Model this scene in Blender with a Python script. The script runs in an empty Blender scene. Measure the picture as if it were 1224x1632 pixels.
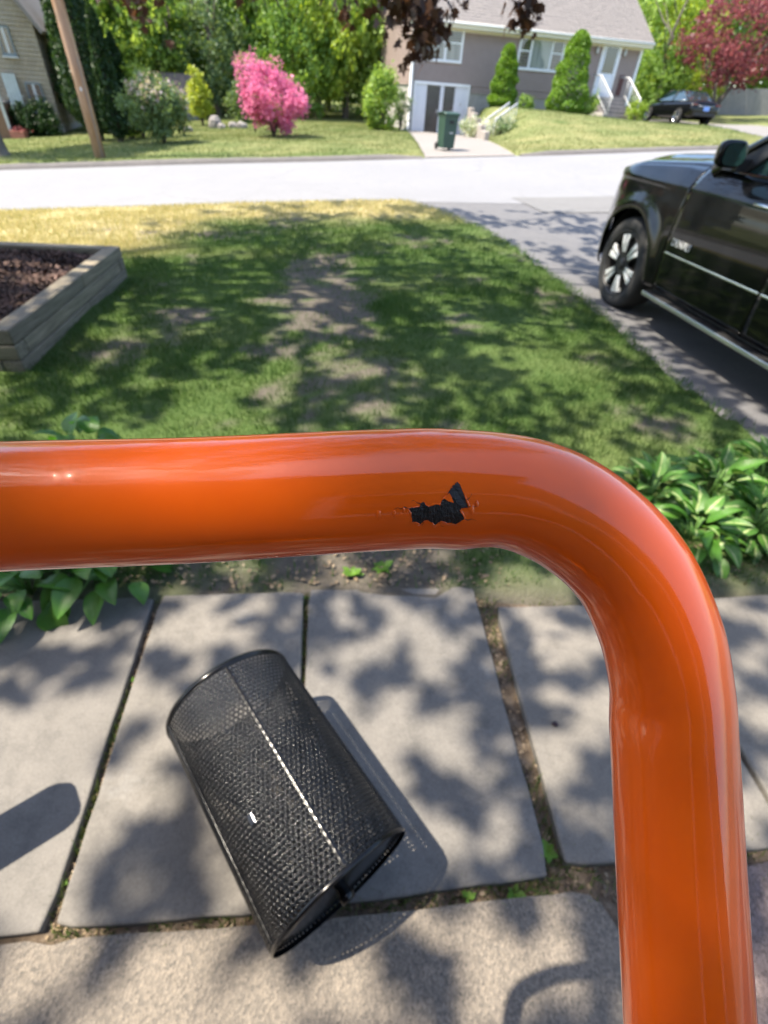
import bpy, bmesh, math, random
import numpy as np
from mathutils import Vector, Matrix

R_ = math.radians
random.seed(7)
RNG = np.random.default_rng(11)
scene = bpy.context.scene
COL = scene.collection

# ------------------------------------------------------------------ camera
CAM_H = 1.5
FOC = 775.0                      # focal length in pixels of a 1224 x 1632 picture
CX, CY = 612.0, 816.0
_d = np.array([545 - CX, 1720 - CY, FOC]); _d /= np.linalg.norm(_d)
_up = -_d
_f = np.array([0, 0, 1.0]); _fh = _f - _f.dot(_up) * _up; _fh /= np.linalg.norm(_fh)
_rt = np.cross(_fh, _up)
if _rt[0] < 0: _rt = -_rt
CR = np.array([_rt, _fh, _up])   # rows: world axes seen from the camera
cam_data = bpy.data.cameras.new('camera'); cam = bpy.data.objects.new('camera', cam_data); COL.objects.link(cam)
_x, _y, _z = CR[:, 0], -CR[:, 1], -CR[:, 2]
cam.matrix_world = Matrix(((_x[0], _y[0], _z[0], 0), (_x[1], _y[1], _z[1], 0), (_x[2], _y[2], _z[2], CAM_H), (0, 0, 0, 1)))
cam_data.sensor_fit = 'HORIZONTAL'; cam_data.sensor_width = 36.0
cam_data.lens = 36.0 * FOC / 1224.0
cam_data.clip_start = 0.01; cam_data.clip_end = 2000
cam_data.dof.use_dof = True; cam_data.dof.focus_distance = 0.116; cam_data.dof.aperture_fstop = 29.0
scene.camera = cam

# ------------------------------------------------------------------ world, sun, exposure
SUN_AZ, SUN_EL = R_(189), R_(62)      # azimuth counted from +X towards +Y
SDIR = Vector((math.cos(SUN_AZ) * math.cos(SUN_EL), math.sin(SUN_AZ) * math.cos(SUN_EL), math.sin(SUN_EL)))
world = bpy.data.worlds.new('World'); scene.world = world; world.use_nodes = True
wn = world.node_tree
sky = wn.nodes.new('ShaderNodeTexSky'); sky.sky_type = 'NISHITA'; sky.sun_disc = False
sky.sun_elevation = SUN_EL; sky.sun_rotation = math.atan2(SDIR.x, SDIR.y) % (2 * math.pi)
sky.air_density = 1.0; sky.dust_density = 1.5; sky.ozone_density = 1.0
bg = wn.nodes['Background']; bg.inputs['Strength'].default_value = 0.15
wn.links.new(sky.outputs[0], bg.inputs['Color'])
sun_data = bpy.data.lights.new('sun', 'SUN'); sun_data.energy = 4.2; sun_data.angle = R_(0.53); sun_data.color = (1.0, 0.90, 0.75)
sun = bpy.data.objects.new('sun', sun_data); COL.objects.link(sun)
sun.rotation_euler = SDIR.to_track_quat('Z', 'Y').to_euler(); sun.location = (-8, -2, 20)
scene.view_settings.view_transform = 'Standard'; scene.view_settings.look = 'None'
scene.view_settings.exposure = 1.52; scene.view_settings.gamma = 1.0
scene.view_settings.use_curve_mapping = False
scene.render.engine = 'CYCLES'
scene.cycles.max_bounces = 8; scene.cycles.transparent_max_bounces = 8
scene.cycles.use_denoising = True

# ------------------------------------------------------------------ geometry helpers
def ray(px, py):
    w = CR @ np.array([px - CX, py - CY, FOC]); return w / np.linalg.norm(w)
def at(px, py, Y):
    w = ray(px, py); p = w * (Y / w[1]); return Vector((p[0], p[1], p[2] + CAM_H))
def gnd(px, py, z=0.0):
    w = ray(px, py); t = (z - CAM_H) / w[2]; return Vector((w[0] * t, w[1] * t, z))

def tag(o, label=None, cat=None, group=None, kind=None):
    if label: o['label'] = label
    if cat: o['category'] = cat
    if group: o['group'] = group
    if kind: o['kind'] = kind
    return o

def link(name, me, mat=None, parent=None, world=False):
    o = bpy.data.objects.new(name, me); COL.objects.link(o)
    if mat is not None and me is not None and len(me.materials) == 0: me.materials.append(mat)
    if parent is not None:
        o.parent = parent
        if world: o.matrix_parent_inverse = parent.matrix_basis.inverted()
    return o

def thing(name, label, cat, loc=(0, 0, 0), rz=0.0, group=None):
    o = bpy.data.objects.new(name, None); COL.objects.link(o)
    o.location = loc; o.rotation_euler = (0, 0, rz); o.empty_display_size = 0.1
    return tag(o, label, cat, group)

def copy_tree(o, parent=None):
    c = o.copy(); COL.objects.link(c)
    if parent is not None: c.parent = parent
    for ch in o.children: copy_tree(ch, c)
    return c

def mesh_np(name, V, F, attrs=None, smooth=False):
    V = np.asarray(V, dtype=np.float32); F = np.asarray(F, dtype=np.int32)
    n, k = F.shape
    me = bpy.data.meshes.new(name)
    me.vertices.add(len(V)); me.vertices.foreach_set('co', V.ravel())
    me.loops.add(n * k); me.loops.foreach_set('vertex_index', F.ravel())
    me.polygons.add(n); me.polygons.foreach_set('loop_start', np.arange(0, n * k, k, dtype=np.int32))
    me.polygons.foreach_set('loop_total', np.full(n, k, dtype=np.int32))
    if smooth: me.polygons.foreach_set('use_smooth', np.ones(n, dtype=bool))
    if attrs:
        for nm, a in attrs.items():
            at_ = me.attributes.new(nm, 'FLOAT', 'POINT'); at_.data.foreach_set('value', np.asarray(a, dtype=np.float32))
    me.update(calc_edges=True)
    return me

class MB:
    def __init__(s): s.v = []; s.f = []; s.uv = None
    def add(s, vs, fs):
        b = len(s.v); s.v += [tuple(p) for p in vs]; s.f += [tuple(i + b for i in f) for f in fs]; return s
    def box(s, c, d, rz=0.0, rot=None):
        x, y, z = d[0] / 2, d[1] / 2, d[2] / 2
        M = rot if rot is not None else Matrix.Rotation(rz, 3, 'Z')
        vs = [Vector(c) + M @ Vector((i * x, j * y, k * z)) for k in (-1, 1) for j in (-1, 1) for i in (-1, 1)]
        return s.add(vs, [(0, 2, 3, 1), (4, 5, 7, 6), (0, 1, 5, 4), (2, 6, 7, 3), (1, 3, 7, 5), (0, 4, 6, 2)])
    def bb(s, x0, x1, y0, y1, z0, z1):
        return s.box(((x0 + x1) / 2, (y0 + y1) / 2, (z0 + z1) / 2), (x1 - x0, y1 - y0, z1 - z0))
    def tube(s, path, r, n=10, cap=True, ry=None):
        P = [Vector(p) for p in path]; m = len(P)
        rr = r if hasattr(r, '__len__') else [r] * m
        T = [(P[min(i + 1, m - 1)] - P[max(i - 1, 0)]).normalized() for i in range(m)]
        a = Vector((0, 0, 1)) if abs(T[0].z) < 0.9 else Vector((1, 0, 0))
        N = (a - T[0] * a.dot(T[0])).normalized(); vs = []
        for i in range(m):
            N = (N - T[i] * N.dot(T[i])).normalized(); B = T[i].cross(N)
            for k in range(n):
                t = 2 * math.pi * k / n; vs.append(P[i] + (N * math.cos(t) + B * math.sin(t)) * rr[i])
        fs = [(i * n + k, i * n + (k + 1) % n, (i + 1) * n + (k + 1) % n, (i + 1) * n + k) for i in range(m - 1) for k in range(n)]
        if cap: fs += [tuple(range(n - 1, -1, -1)), tuple((m - 1) * n + k for k in range(n))]
        return s.add(vs, fs)
    def lathe(s, prof, M=None, n=24):
        M = M or Matrix.Identity(4); m = len(prof)
        vs = [M @ Vector((r * math.cos(2 * math.pi * k / n), r * math.sin(2 * math.pi * k / n), z)) for r, z in prof for k in range(n)]
        fs = [(i * n + k, i * n + (k + 1) % n, (i + 1) * n + (k + 1) % n, (i + 1) * n + k) for i in range(m - 1) for k in range(n)]
        return s.add(vs, fs)
    def grid(s, fn, nu, nv, flip=False):
        vs = [fn(i / nu, j / nv) for i in range(nu + 1) for j in range(nv + 1)]
        q = lambda i, j: i * (nv + 1) + j
        fs = [(q(i, j), q(i + 1, j), q(i + 1, j + 1), q(i, j + 1)) for i in range(nu) for j in range(nv)]
        if flip: fs = [f[::-1] for f in fs]
        return s.add(vs, fs)
    def prism(s, poly, z0, z1):
        n = len(poly); vs = [(p[0], p[1], z0) for p in poly] + [(p[0], p[1], z1) for p in poly]
        fs = [tuple(range(n - 1, -1, -1)), tuple(range(n, 2 * n))] + [(i, (i + 1) % n, n + (i + 1) % n, n + i) for i in range(n)]
        return s.add(vs, fs)
    def build(s, name, mat, parent=None, smooth=False, bevel=0.0, world=False, subsurf=0, solid=0.0, seg=2):
        me = bpy.data.meshes.new(name); me.from_pydata(s.v, [], s.f); me.update()
        if smooth: me.polygons.foreach_set('use_smooth', [True] * len(me.polygons))
        o = link(name, me, mat, parent, world)
        if solid: m = o.modifiers.new('solid', 'SOLIDIFY'); m.thickness = solid
        if bevel: m = o.modifiers.new('bevel', 'BEVEL'); m.width = bevel; m.segments = seg; m.limit_method = 'ANGLE'
        if subsurf: m = o.modifiers.new('sub', 'SUBSURF'); m.levels = subsurf; m.render_levels = subsurf
        return o

def spline(pts, n=8):
    P = [Vector(p) for p in pts]; out = []
    for i in range(len(P) - 1):
        a, b, c, d = P[max(i - 1, 0)], P[i], P[i + 1], P[min(i + 2, len(P) - 1)]
        for k in range(n):
            t = k / n
            out.append(0.5 * ((2 * b) + (c - a) * t + (2 * a - 5 * b + 4 * c - d) * t * t + (3 * b - a - 3 * c + d) * t ** 3))
    out.append(P[-1]); return out

def _hash(ix, iy, seed):
    h = (ix.astype(np.int64) * 374761393 + iy.astype(np.int64) * 668265263 + seed * 974711) & 0x7fffffff
    h = ((h ^ (h >> 13)) * 1274126177) & 0x7fffffff
    return ((h ^ (h >> 16)) & 0xffff) / 65535.0
def vnoise(x, y, seed=0):
    x = np.asarray(x, float); y = np.asarray(y, float)
    ix, iy = np.floor(x), np.floor(y); fx, fy = x - ix, y - iy
    fx = fx * fx * (3 - 2 * fx); fy = fy * fy * (3 - 2 * fy)
    a, b = _hash(ix, iy, seed), _hash(ix + 1, iy, seed); c, d = _hash(ix, iy + 1, seed), _hash(ix + 1, iy + 1, seed)
    return (a * (1 - fx) + b * fx) * (1 - fy) + (c * (1 - fx) + d * fx) * fy
def fbm(x, y, seed=0, o=4):
    s, amp, t = 0, 1, 0
    for k in range(o):
        s = s + amp * vnoise(np.asarray(x) * 2 ** k, np.asarray(y) * 2 ** k, seed + k); t += amp; amp *= 0.55
    return s / t
def sstep(a, b, x):
    t = np.clip((np.asarray(x, float) - a) / (b - a), 0, 1); return t * t * (3 - 2 * t)

# ------------------------------------------------------------------ materials
def nodes(name):
    m = bpy.data.materials.new(name); m.use_nodes = True; nt = m.node_tree
    return m, nt, nt.nodes['Principled BSDF']
def L(nt, a, b): nt.links.new(a, b)
def rgba(c): return (c[0], c[1], c[2], 1.0)
def noise_node(nt, scale, detail=5, rough=0.6, coord='Object', stretch=None):
    tc = nt.nodes.new('ShaderNodeTexCoord'); mp = nt.nodes.new('ShaderNodeMapping')
    if stretch: mp.inputs['Scale'].default_value = stretch
    n = nt.nodes.new('ShaderNodeTexNoise'); n.inputs['Scale'].default_value = scale; n.inputs['Detail'].default_value = detail
    n.inputs['Roughness'].default_value = rough
    if coord == 'World':
        g = nt.nodes.new('ShaderNodeNewGeometry'); L(nt, g.outputs['Position'], mp.inputs['Vector'])
    else: L(nt, tc.outputs[coord], mp.inputs['Vector'])
    L(nt, mp.outputs[0], n.inputs['Vector']); return n
def ramp(nt, fac, stops):
    r = nt.nodes.new('ShaderNodeValToRGB'); e = r.color_ramp.elements
    e[0].position, e[0].color = stops[0][0], rgba(stops[0][1]); e[1].position, e[1].color = stops[-1][0], rgba(stops[-1][1])
    for p, c in stops[1:-1]: q = e.new(p); q.color = rgba(c)
    L(nt, fac, r.inputs['Fac']); return r.outputs['Color']
def mix(nt, fac, a, b, mode='MIX'):
    m = nt.nodes.new('ShaderNodeMix'); m.data_type = 'RGBA'; m.blend_type = mode
    if isinstance(fac, float): m.inputs[0].default_value = fac
    else: L(nt, fac, m.inputs[0])
    for s, v in ((m.inputs[6], a), (m.inputs[7], b)):
        if isinstance(v, tuple): s.default_value = rgba(v)
        else: L(nt, v, s)
    return m.outputs[2]
def bump(nt, bsdf, h, strength=0.3, dist=0.01):
    b = nt.nodes.new('ShaderNodeBump'); b.inputs['Strength'].default_value = strength; b.inputs['Distance'].default_value = dist
    L(nt, h, b.inputs['Height']); L(nt, b.outputs[0], bsdf.inputs['Normal'])

def M(name, c1, c2=None, scale=6.0, rough=0.6, metal=0.0, bs=0.0, bscale=40.0, bdist=0.005, coat=0.0, spec=0.5, stretch=None, coord='Object', c3=None, lo=0.3, hi=0.7):
    m, nt, p = nodes(name)
    p.inputs['Roughness'].default_value = rough; p.inputs['Metallic'].default_value = metal
    p.inputs['Specular IOR Level'].default_value = spec
    if coat: p.inputs['Coat Weight'].default_value = coat; p.inputs['Coat Roughness'].default_value = 0.04
    if c2 is None: p.inputs['Base Color'].default_value = rgba(c1)
    else:
        n = noise_node(nt, scale, coord=coord, stretch=stretch)
        st = [(lo, c1), (hi, c2)] if c3 is None else [(lo, c1), ((lo + hi) / 2, c2), (hi, c3)]
        L(nt, ramp(nt, n.outputs['Fac'], st), p.inputs['Base Color'])
    if bs:
        n2 = noise_node(nt, bscale, coord=coord, stretch=stretch); bump(nt, p, n2.outputs['Fac'], bs, bdist)
    return m

def leafmat(name, c1, c2, trans=0.35, tcol=None, rough=0.5, nscale=0.8, spec=0.35):
    m, nt, p = nodes(name)
    g = nt.nodes.new('ShaderNodeNewGeometry'); n = noise_node(nt, nscale, 3, coord='World')
    a = nt.nodes.new('ShaderNodeMath'); a.operation = 'MULTIPLY_ADD'; a.inputs[1].default_value = 0.55
    b = nt.nodes.new('ShaderNodeMath'); b.operation = 'MULTIPLY_ADD'; b.inputs[1].default_value = 1.5; b.inputs[2].default_value = -0.5
    L(nt, n.outputs['Fac'], b.inputs[0]); L(nt, g.outputs['Random Per Island'], a.inputs[0]); L(nt, b.outputs[0], a.inputs[2])
    col = ramp(nt, a.outputs[0], [(0.1, c1), (0.9, c2)])
    L(nt, col, p.inputs['Base Color']); p.inputs['Roughness'].default_value = rough; p.inputs['Specular IOR Level'].default_value = spec
    if trans > 0:
        t = nt.nodes.new('ShaderNodeBsdfTranslucent')
        if tcol: t.inputs['Color'].default_value = rgba(tcol)
        else:
            tc = mix(nt, 1.0, col, (1.6, 1.5, 0.7), 'MULTIPLY'); L(nt, tc, t.inputs['Color'])
        ms = nt.nodes.new('ShaderNodeMixShader'); ms.inputs[0].default_value = trans
        L(nt, p.outputs[0], ms.inputs[1]); L(nt, t.outputs[0], ms.inputs[2]); L(nt, ms.outputs[0], nt.nodes['Material Output'].inputs['Surface'])
    return m

# ------------------------------------------------------------------ foliage helpers
def leaf_cloud(C, size, rng, aspect=0.6, up=0.35, droop=0.0, vary=0.35):
    """one folded kite per centre; returns V (n*4), F (n,4)"""
    C = np.asarray(C, float); n = len(C)
    nrm = rng.normal(size=(n, 3)); nrm /= np.linalg.norm(nrm, axis=1, keepdims=True)
    nrm[:, 2] += up; nrm /= np.linalg.norm(nrm, axis=1, keepdims=True)
    t = rng.normal(size=(n, 3)); t[:, 2] -= droop
    t -= nrm * (t * nrm).sum(1, keepdims=True); t /= np.linalg.norm(t, axis=1, keepdims=True) + 1e-9
    b = np.cross(nrm, t)
    s = size * (1 + vary * rng.uniform(-1, 1, size=(n, 1)))
    w = s * aspect
    V = np.empty((n, 4, 3))
    V[:, 0] = C - t * s * 0.5
    V[:, 1] = C + b * w * 0.5 + nrm * w * 0.18
    V[:, 2] = C + t * s * 0.5 - nrm * s * 0.08
    V[:, 3] = C - b * w * 0.5 + nrm * w * 0.18
    F = np.arange(n * 4).reshape(n, 4)
    return V.reshape(-1, 3), F

def star_cloud(C, size, rng, up=0.3, droop=0.6):
    """lobed maple-like leaves: three overlapping kites from one base (fan of 3 quads)"""
    C = np.asarray(C, float); n = len(C)
    nrm = rng.normal(size=(n, 3)); nrm[:, 2] += up * 2; nrm /= np.linalg.norm(nrm, axis=1, keepdims=True)
    t = rng.normal(size=(n, 3)); t[:, 2] -= droop
    t -= nrm * (t * nrm).sum(1, keepdims=True); t /= np.linalg.norm(t, axis=1, keepdims=True) + 1e-9
    b = np.cross(nrm, t); s = size * (1 + 0.3 * rng.uniform(-1, 1, size=(n, 1)))
    base = C - t * s * 0.35
    def pt(f, l, h=0): return base + t * s * f + b * s * l + nrm * s * h
    V = np.stack([base, pt(.25, .42, .06), pt(.45, .22), pt(.62, .5, -.06), pt(.62, .14), pt(1.0, 0, -.08), pt(.62, -.14), pt(.62, -.5, -.06), pt(.45, -.22), pt(.25, -.42, .06)], axis=1)
    f = np.array([[0, 1, 2, 8], [0, 2, 8, 9], [2, 3, 4, 8], [4, 5, 6, 8], [6, 7, 8, 4]])
    f = np.array([[0, 1, 2, 8], [0, 8, 8, 9]])
    q = np.array([[0, 1, 2], [0, 2, 8], [0, 8, 9], [2, 3, 4], [2, 4, 8], [4, 6, 8], [4, 5, 6], [6, 7, 8]])
    F = (np.arange(n)[:, None, None] * 10 + q[None]).reshape(-1, 3)
    return V.reshape(-1, 3), F

def clumps_in(rng, n, rad, shell=0.5, lob=0.25, seed=0, zmin=-1.0):
    """clump centres in an uneven ellipsoid of half axes rad, biased to the shell"""
    d = rng.normal(size=(n * 2, 3)); d /= np.linalg.norm(d, axis=1, keepdims=True)
    d = d[d[:, 2] > zmin][:n]
    r = rng.uniform(0, 1, size=(len(d), 1)) ** (1 / 3.0)
    r = shell + (1 - shell) * r
    a = np.arctan2(d[:, 1], d[:, 0])
    k = 1 + lob * (vnoise(a * 1.6 + 20, d[:, 2] * 2.2 + 7, seed) - 0.5) * 2 + lob * 0.8 * (vnoise(a * 4 + 20, d[:, 2] * 5 + 7, seed + 3) - 0.5)
    return d * r * k[:, None] * np.array(rad)
def around(rng, C, n, spread):
    return (C[:, None, :] + rng.normal(size=(len(C), n, 3)) * spread * rng.uniform(.6, 1.3, size=(len(C), 1, 1))).reshape(-1, 3)

# ------------------------------------------------------------------ terrain
YAW = R_(16); DX = np.array([math.cos(YAW), math.sin(YAW)]); DN = np.array([-math.sin(YAW), math.cos(YAW)])
P0 = np.array([0.7, 18.6]); T_NEAR = -7.08
def st(x, y):
    return (x - P0[0]) * DX[0] + (y - P0[1]) * DX[1], (x - P0[0]) * DN[0] + (y - P0[1]) * DN[1]
def xy(s, t): return P0[0] + s * DX[0] + t * DN[0], P0[1] + s * DX[1] + t * DN[1]
def apron_edges(t): return -0.25 + 2.95 * t / 13.0, 2.75 + 3.2 * t / 13.0
def rise(x, y):
    s, t = st(x, y); e = apron_edges(np.clip(t, 0, 13))[1]
    w = 2.4 - 1.5 * sstep(8.5, 11, t)
    return 1.15 * sstep(1.5, 10, t) * sstep(0, 1, (s - e) / w + 0.02)
_cp = [(x, y, 0.0) for x in (-3, -1, 1) for y in (-5, -2, 0, 1.5, 3, 5, 7)] + [(2.6, y, -0.02) for y in (-4, 0, 2)] + [(3.2, 4, -.05), (3, 6, -.06), (3.5, 8, -.05),
       (6, 3, -.02), (7, 7, 0), (-6, 0, 0), (-6, 3, -.02), (-5.5, 6, -.1), (-9, 5, -.15), (-6.74, 9.09, -.31), (-3.56, 10.01, -.15), (-.11, 11, 0), (3.25, 11.96, .04), (8, 13.2, .3),
       (-10.87, 15.28, -.55), (-8.17, 16.06, -.38), (-5.43, 16.84, -.21), (-2.84, 17.58, -.07), (.7, 18.6, .14), (3.31, 19.35, .29), (7.19, 20.46, .54), (9.97, 21.26, .72),
       (-15, 7, -.75), (-20, 13, -1.1), (17, 23.5, 1.1), (14, 15, .7), (-5.4, 24, .02), (-8.6, 21, -.21), (-11.9, 24, -.5), (-15.6, 27, -.6), (-13.2, 19, -.7), (-12, 33, -.2),
       (-.2, 32, .2), (2.7, 32.8, .12), (5, 32, .15), (9.9, 34.5, -.10), (13.3, 33, .0), (19, 40, .4), (-24, 28, -1.2), (-10, 45, .6), (0, 50, .6), (25, 50, .8), (-30, 45, -.3), (20, 30, .6), (-40, 15, -2), (35, 30, 1.5)]
_cp = np.array(_cp, float)
def _phi(r): return r * r * np.log(r + 1e-9)
def _fit():
    n = len(_cp); A = np.zeros((n + 3, n + 3))
    D = np.hypot(_cp[:, None, 0] - _cp[None, :, 0], _cp[:, None, 1] - _cp[None, :, 1])
    A[:n, :n] = _phi(D) + np.eye(n) * 0.6; A[:n, n] = 1; A[:n, n + 1:] = _cp[:, :2]; A[n, :n] = 1; A[n + 1:, :n] = _cp[:, :2].T
    return np.linalg.solve(A, np.concatenate([_cp[:, 2], np.zeros(3)]))
_w = _fit()
def hgt(x, y):
    x = np.atleast_1d(np.asarray(x, float)); y = np.atleast_1d(np.asarray(y, float)); shp = x.shape
    xf, yf = np.clip(x.ravel(), -38, 34), np.clip(y.ravel(), -5, 52)
    z = _w[-3] + _w[-2] * xf + _w[-1] * yf
    for i in range(len(_cp)): z = z + _w[i] * _phi(np.hypot(xf - _cp[i, 0], yf - _cp[i, 1]))
    return (z + rise(x.ravel(), y.ravel())).reshape(shp)
def hz(x, y): return float(hgt(x, y)[0])

_dy = np.array([-8, 0, 2.72, 3.63, 5.39, 7.3, 8.8, 10.2, 11.3, 14]); _dxx = np.array([2.7, 2.45, 2.36, 2.18, 2.0, 1.68, 1.28, .6, -.3, -.6])
def drive_edge(y): return np.interp(y, _dy, _dxx)
def m_drive(x, y):
    s, t = st(x, y); return (x > drive_edge(y)) & (x < 7.2) & (t < T_NEAR + .05)
def m_road(x, y):
    s, t = st(x, y); return (t > T_NEAR) & (t < 0)
def m_apron(x, y):
    s, t = st(x, y); a, b = apron_edges(t); return (t >= -.05) & (t < 13.2) & (s > a) & (s < b)
def m_drive2(x, y):     # the neighbour's second driveway, right of the house
    s, t = st(x, y); a = 17.3 + 0.0 * t; return (t >= -.05) & (t < 17) & (s > a) & (s < a + 3.4)
PATH_A = np.array([-1.39, 1.09]); PATH_B = np.array([1.43, 1.385])
def path_d(x, y):      # > 0 on the lawn side of the flagstones
    e = (PATH_B - PATH_A) / np.linalg.norm(PATH_B - PATH_A); return -(x - PATH_A[0]) * e[1] + (y - PATH_A[1]) * e[0]
BED = [(-2.66, 5.0), (-2.42, 2.95), (-6.2, 2.55), (-6.5, 4.95)]
def m_bed(x, y): return (x < -2.42 - .117 * (y - 2.95) + .02) & (y > 2.86 + .105 * (x + 2.42)) & (y < 5.05) & (x > -6.4)

def soil_mask(x, y):
    x = np.asarray(x, float); y = np.asarray(y, float)
    n = fbm(x * 1.7 + 3, y * 1.7, 5); n2 = fbm(x * 5, y * 5, 9)
    def spot(cx, cy, rx, ry, rot=0.0):
        c, s = math.cos(rot), math.sin(rot); u = (x - cx) * c + (y - cy) * s; v = -(x - cx) * s + (y - cy) * c
        return np.clip(1.25 - np.hypot(u / rx, v / ry), 0, 1)
    cx = np.interp(y, [1.4, 2.4, 4, 6.6, 8], [-.25, -.36, -.62, -1.0, -1.3])
    strip = np.clip(1.25 - np.abs(x - cx) / np.interp(y, [1.5, 2.5, 4, 7], [.75, .68, .55, .5]), 0, 1) * sstep(8.2, 5.5, y)
    m = strip * .95
    for a in ((1.68, 4.0, .42, .5, .3), (1.75, 2.85, .35, .45, .3), (-2.0, 3.3, .35, .55, -.2), (-1.75, 3.75, .2, .5, .1), (1.45, 7.2, .3, .8, .2), (-2.7, 7.0, .9, .5, .2), (-1.7, 8.3, .8, .5, .2), (.2, 2.0, .5, .2, 0), (-.3, 1.6, .6, .3, 0), (.9, 1.65, .4, .25, 0), (1.55, 5.6, .3, .4, 0)):
        m = np.maximum(m, spot(*a) * .8)
    n3 = fbm(x * 14, y * 14, 19, 3)
    m = .96 * sstep(.33, .90, m * .72 + (n - .5) * 1.5 + (n2 - .5) * 1.0 + (n3 - .5) * .9 + .10)
    d = path_d(x, y)
    m = np.maximum(m, sstep(.22, .03, d + (n2 - .5) * .3) * .6)
    m = np.where(d < .01, 1.0, m)
    return np.where(y > 10.8, 0, m)
def dry_mask(x, y):
    s, t = st(np.asarray(x, float), np.asarray(y, float)); n = fbm(s * .8, t * 1.6, 21)
    near = 1.35 * sstep(-9.9, -7.8, t) * (t < T_NEAR) * sstep(1.5, -2.5, s + 1.5) * 1.0
    near = np.maximum(near, sstep(-8.0, -7.3, t) * (t < T_NEAR))
    left = sstep(-2.2, -4.2, np.asarray(x)) * sstep(5.2, 6.4, np.asarray(y)) * (t < T_NEAR)
    far = (t > 0) * (.25 + .13 * sstep(-3, 3, s) * sstep(9, 3, t))
    return np.clip(np.maximum(np.maximum(near, left * 2.2), far) * (0.55 + .9 * n) + (n - .5) * .35, 0, 1)

# ground sheet
xs = np.unique(np.round(np.concatenate([np.arange(-400, -60, 20), np.arange(-60, -14, 1.0), np.arange(-14, -4, .25), np.arange(-4, 4, .09), np.arange(4, 16, .25), np.arange(16, 60, 1), np.arange(60, 401, 20)]), 3))
ys = np.unique(np.round(np.concatenate([np.arange(-60, -4, 4), np.arange(-4, 0, .25), np.arange(0, 9.5, .09), np.arange(9.5, 36, .2), np.arange(36, 60, 1), np.arange(60, 600, 30)]), 3))
GX, GY = np.meshgrid(xs, ys, indexing='ij')
GZ = hgt(GX, GY)
pave = m_drive(GX, GY) | m_road(GX, GY) | m_apron(GX, GY) | m_drive2(GX, GY)
pd = path_d(GX, GY)
GZ = GZ + np.where(pave, -.09, 0) + np.where((pd < .0) & (GX < 2.4), -.038, 0) + (fbm(GX * 1.3, GY * 1.3, 31) - .5) * .05 * ((~pave) & (pd > .02)) + (fbm(GX * 9, GY * 9, 33, 2) - .5) * .02 * (~pave)
SO = soil_mask(GX, GY); DR = dry_mask(GX, GY)
nx_, ny_ = GX.shape
idx = np.arange(nx_ * ny_).reshape(nx_, ny_)
F = np.stack([idx[:-1, :-1], idx[1:, :-1], idx[1:, 1:], idx[:-1, 1:]], -1).reshape(-1, 4)

m, nt, p = nodes('lawn_ground')
aS = nt.nodes.new('ShaderNodeAttribute'); aS.attribute_name = 'soil'; aD = nt.nodes.new('ShaderNodeAttribute'); aD.attribute_name = 'dry'
n1 = noise_node(nt, 3.0, 6, .65, 'World'); n2 = noise_node(nt, 45.0, 4, .7, 'World'); n3 = noise_node(nt, 14, 5, .7, 'World')
green = ramp(nt, n1.outputs['Fac'], [(.3, (.036, .078, .02)), (.5, (.056, .108, .03)), (.72, (.09, .135, .042))])
green = mix(nt, n2.outputs['Fac'], green, (.09, .13, .035))
dryc = ramp(nt, n3.outputs['Fac'], [(.3, (.28, .265, .10)), (.55, (.40, .34, .18)), (.75, (.54, .46, .31))])
soilc = ramp(nt, n3.outputs['Fac'], [(.25, (.075, .064, .054)), (.5, (.135, .117, .10)), (.75, (.21, .185, .155))])
soilc = mix(nt, n2.outputs['Fac'], soilc, (.10, .085, .07))
c = mix(nt, aD.outputs['Fac'], green, dryc); c = mix(nt, aS.outputs['Fac'], c, soilc)
L(nt, c, p.inputs['Base Color']); p.inputs['Roughness'].default_value = .95; p.inputs['Specular IOR Level'].default_value = .15
bump(nt, p, n2.outputs['Fac'], .8, .02)
MAT_GROUND = m
ground = link('ground', mesh_np('ground', np.stack([GX, GY, GZ], -1).reshape(-1, 3), F, {'soil': SO.ravel(), 'dry': DR.ravel()}, True), MAT_GROUND); tag(ground, kind='structure')

# paved sheets
def asphalt(name, c1, c2, c3, bs=.5):
    m, nt, p = nodes(name)
    a = noise_node(nt, .35, 6, .6, 'World'); b = noise_node(nt, 120, 3, .7, 'World'); cc = noise_node(nt, 4, 6, .65, 'World')
    c = ramp(nt, a.outputs['Fac'], [(.3, c1), (.7, c2)]); c = mix(nt, ramp(nt, cc.outputs['Fac'], [(.35, (0, 0, 0)), (.75, (.5, .5, .5))]), c, c3)
    g = ramp(nt, b.outputs['Fac'], [(.35, (.62, .62, .62)), (.7, (1.25, 1.25, 1.25))]); c = mix(nt, 1.0, c, g, 'MULTIPLY')
    vo = nt.nodes.new('ShaderNodeTexVoronoi'); vo.feature = 'DISTANCE_TO_EDGE'; vo.inputs['Scale'].default_value = .42
    ge = nt.nodes.new('ShaderNodeNewGeometry'); va = nt.nodes.new('ShaderNodeVectorMath'); va.operation = 'MULTIPLY_ADD'; va.inputs[1].default_value = (.9, .9, 0); L(nt, cc.outputs['Color'], va.inputs[0]); L(nt, ge.outputs['Position'], va.inputs[2]); L(nt, va.outputs[0], vo.inputs['Vector'])
    ck = ramp(nt, vo.outputs['Distance'], [(.0, (.5, .5, .5)), (.012, (0, 0, 0))]); ck = mix(nt, 1.0, ck, ramp(nt, a.outputs['Fac'], [(.42, (0, 0, 0)), (.6, (1, 1, 1))]), 'MULTIPLY'); c = mix(nt, ck, c, tuple(x * .35 for x in c1))
    L(nt, c, p.inputs['Base Color']); p.inputs['Roughness'].default_value = .85; bump(nt, p, b.outputs['Fac'], bs, .008); return m
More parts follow.
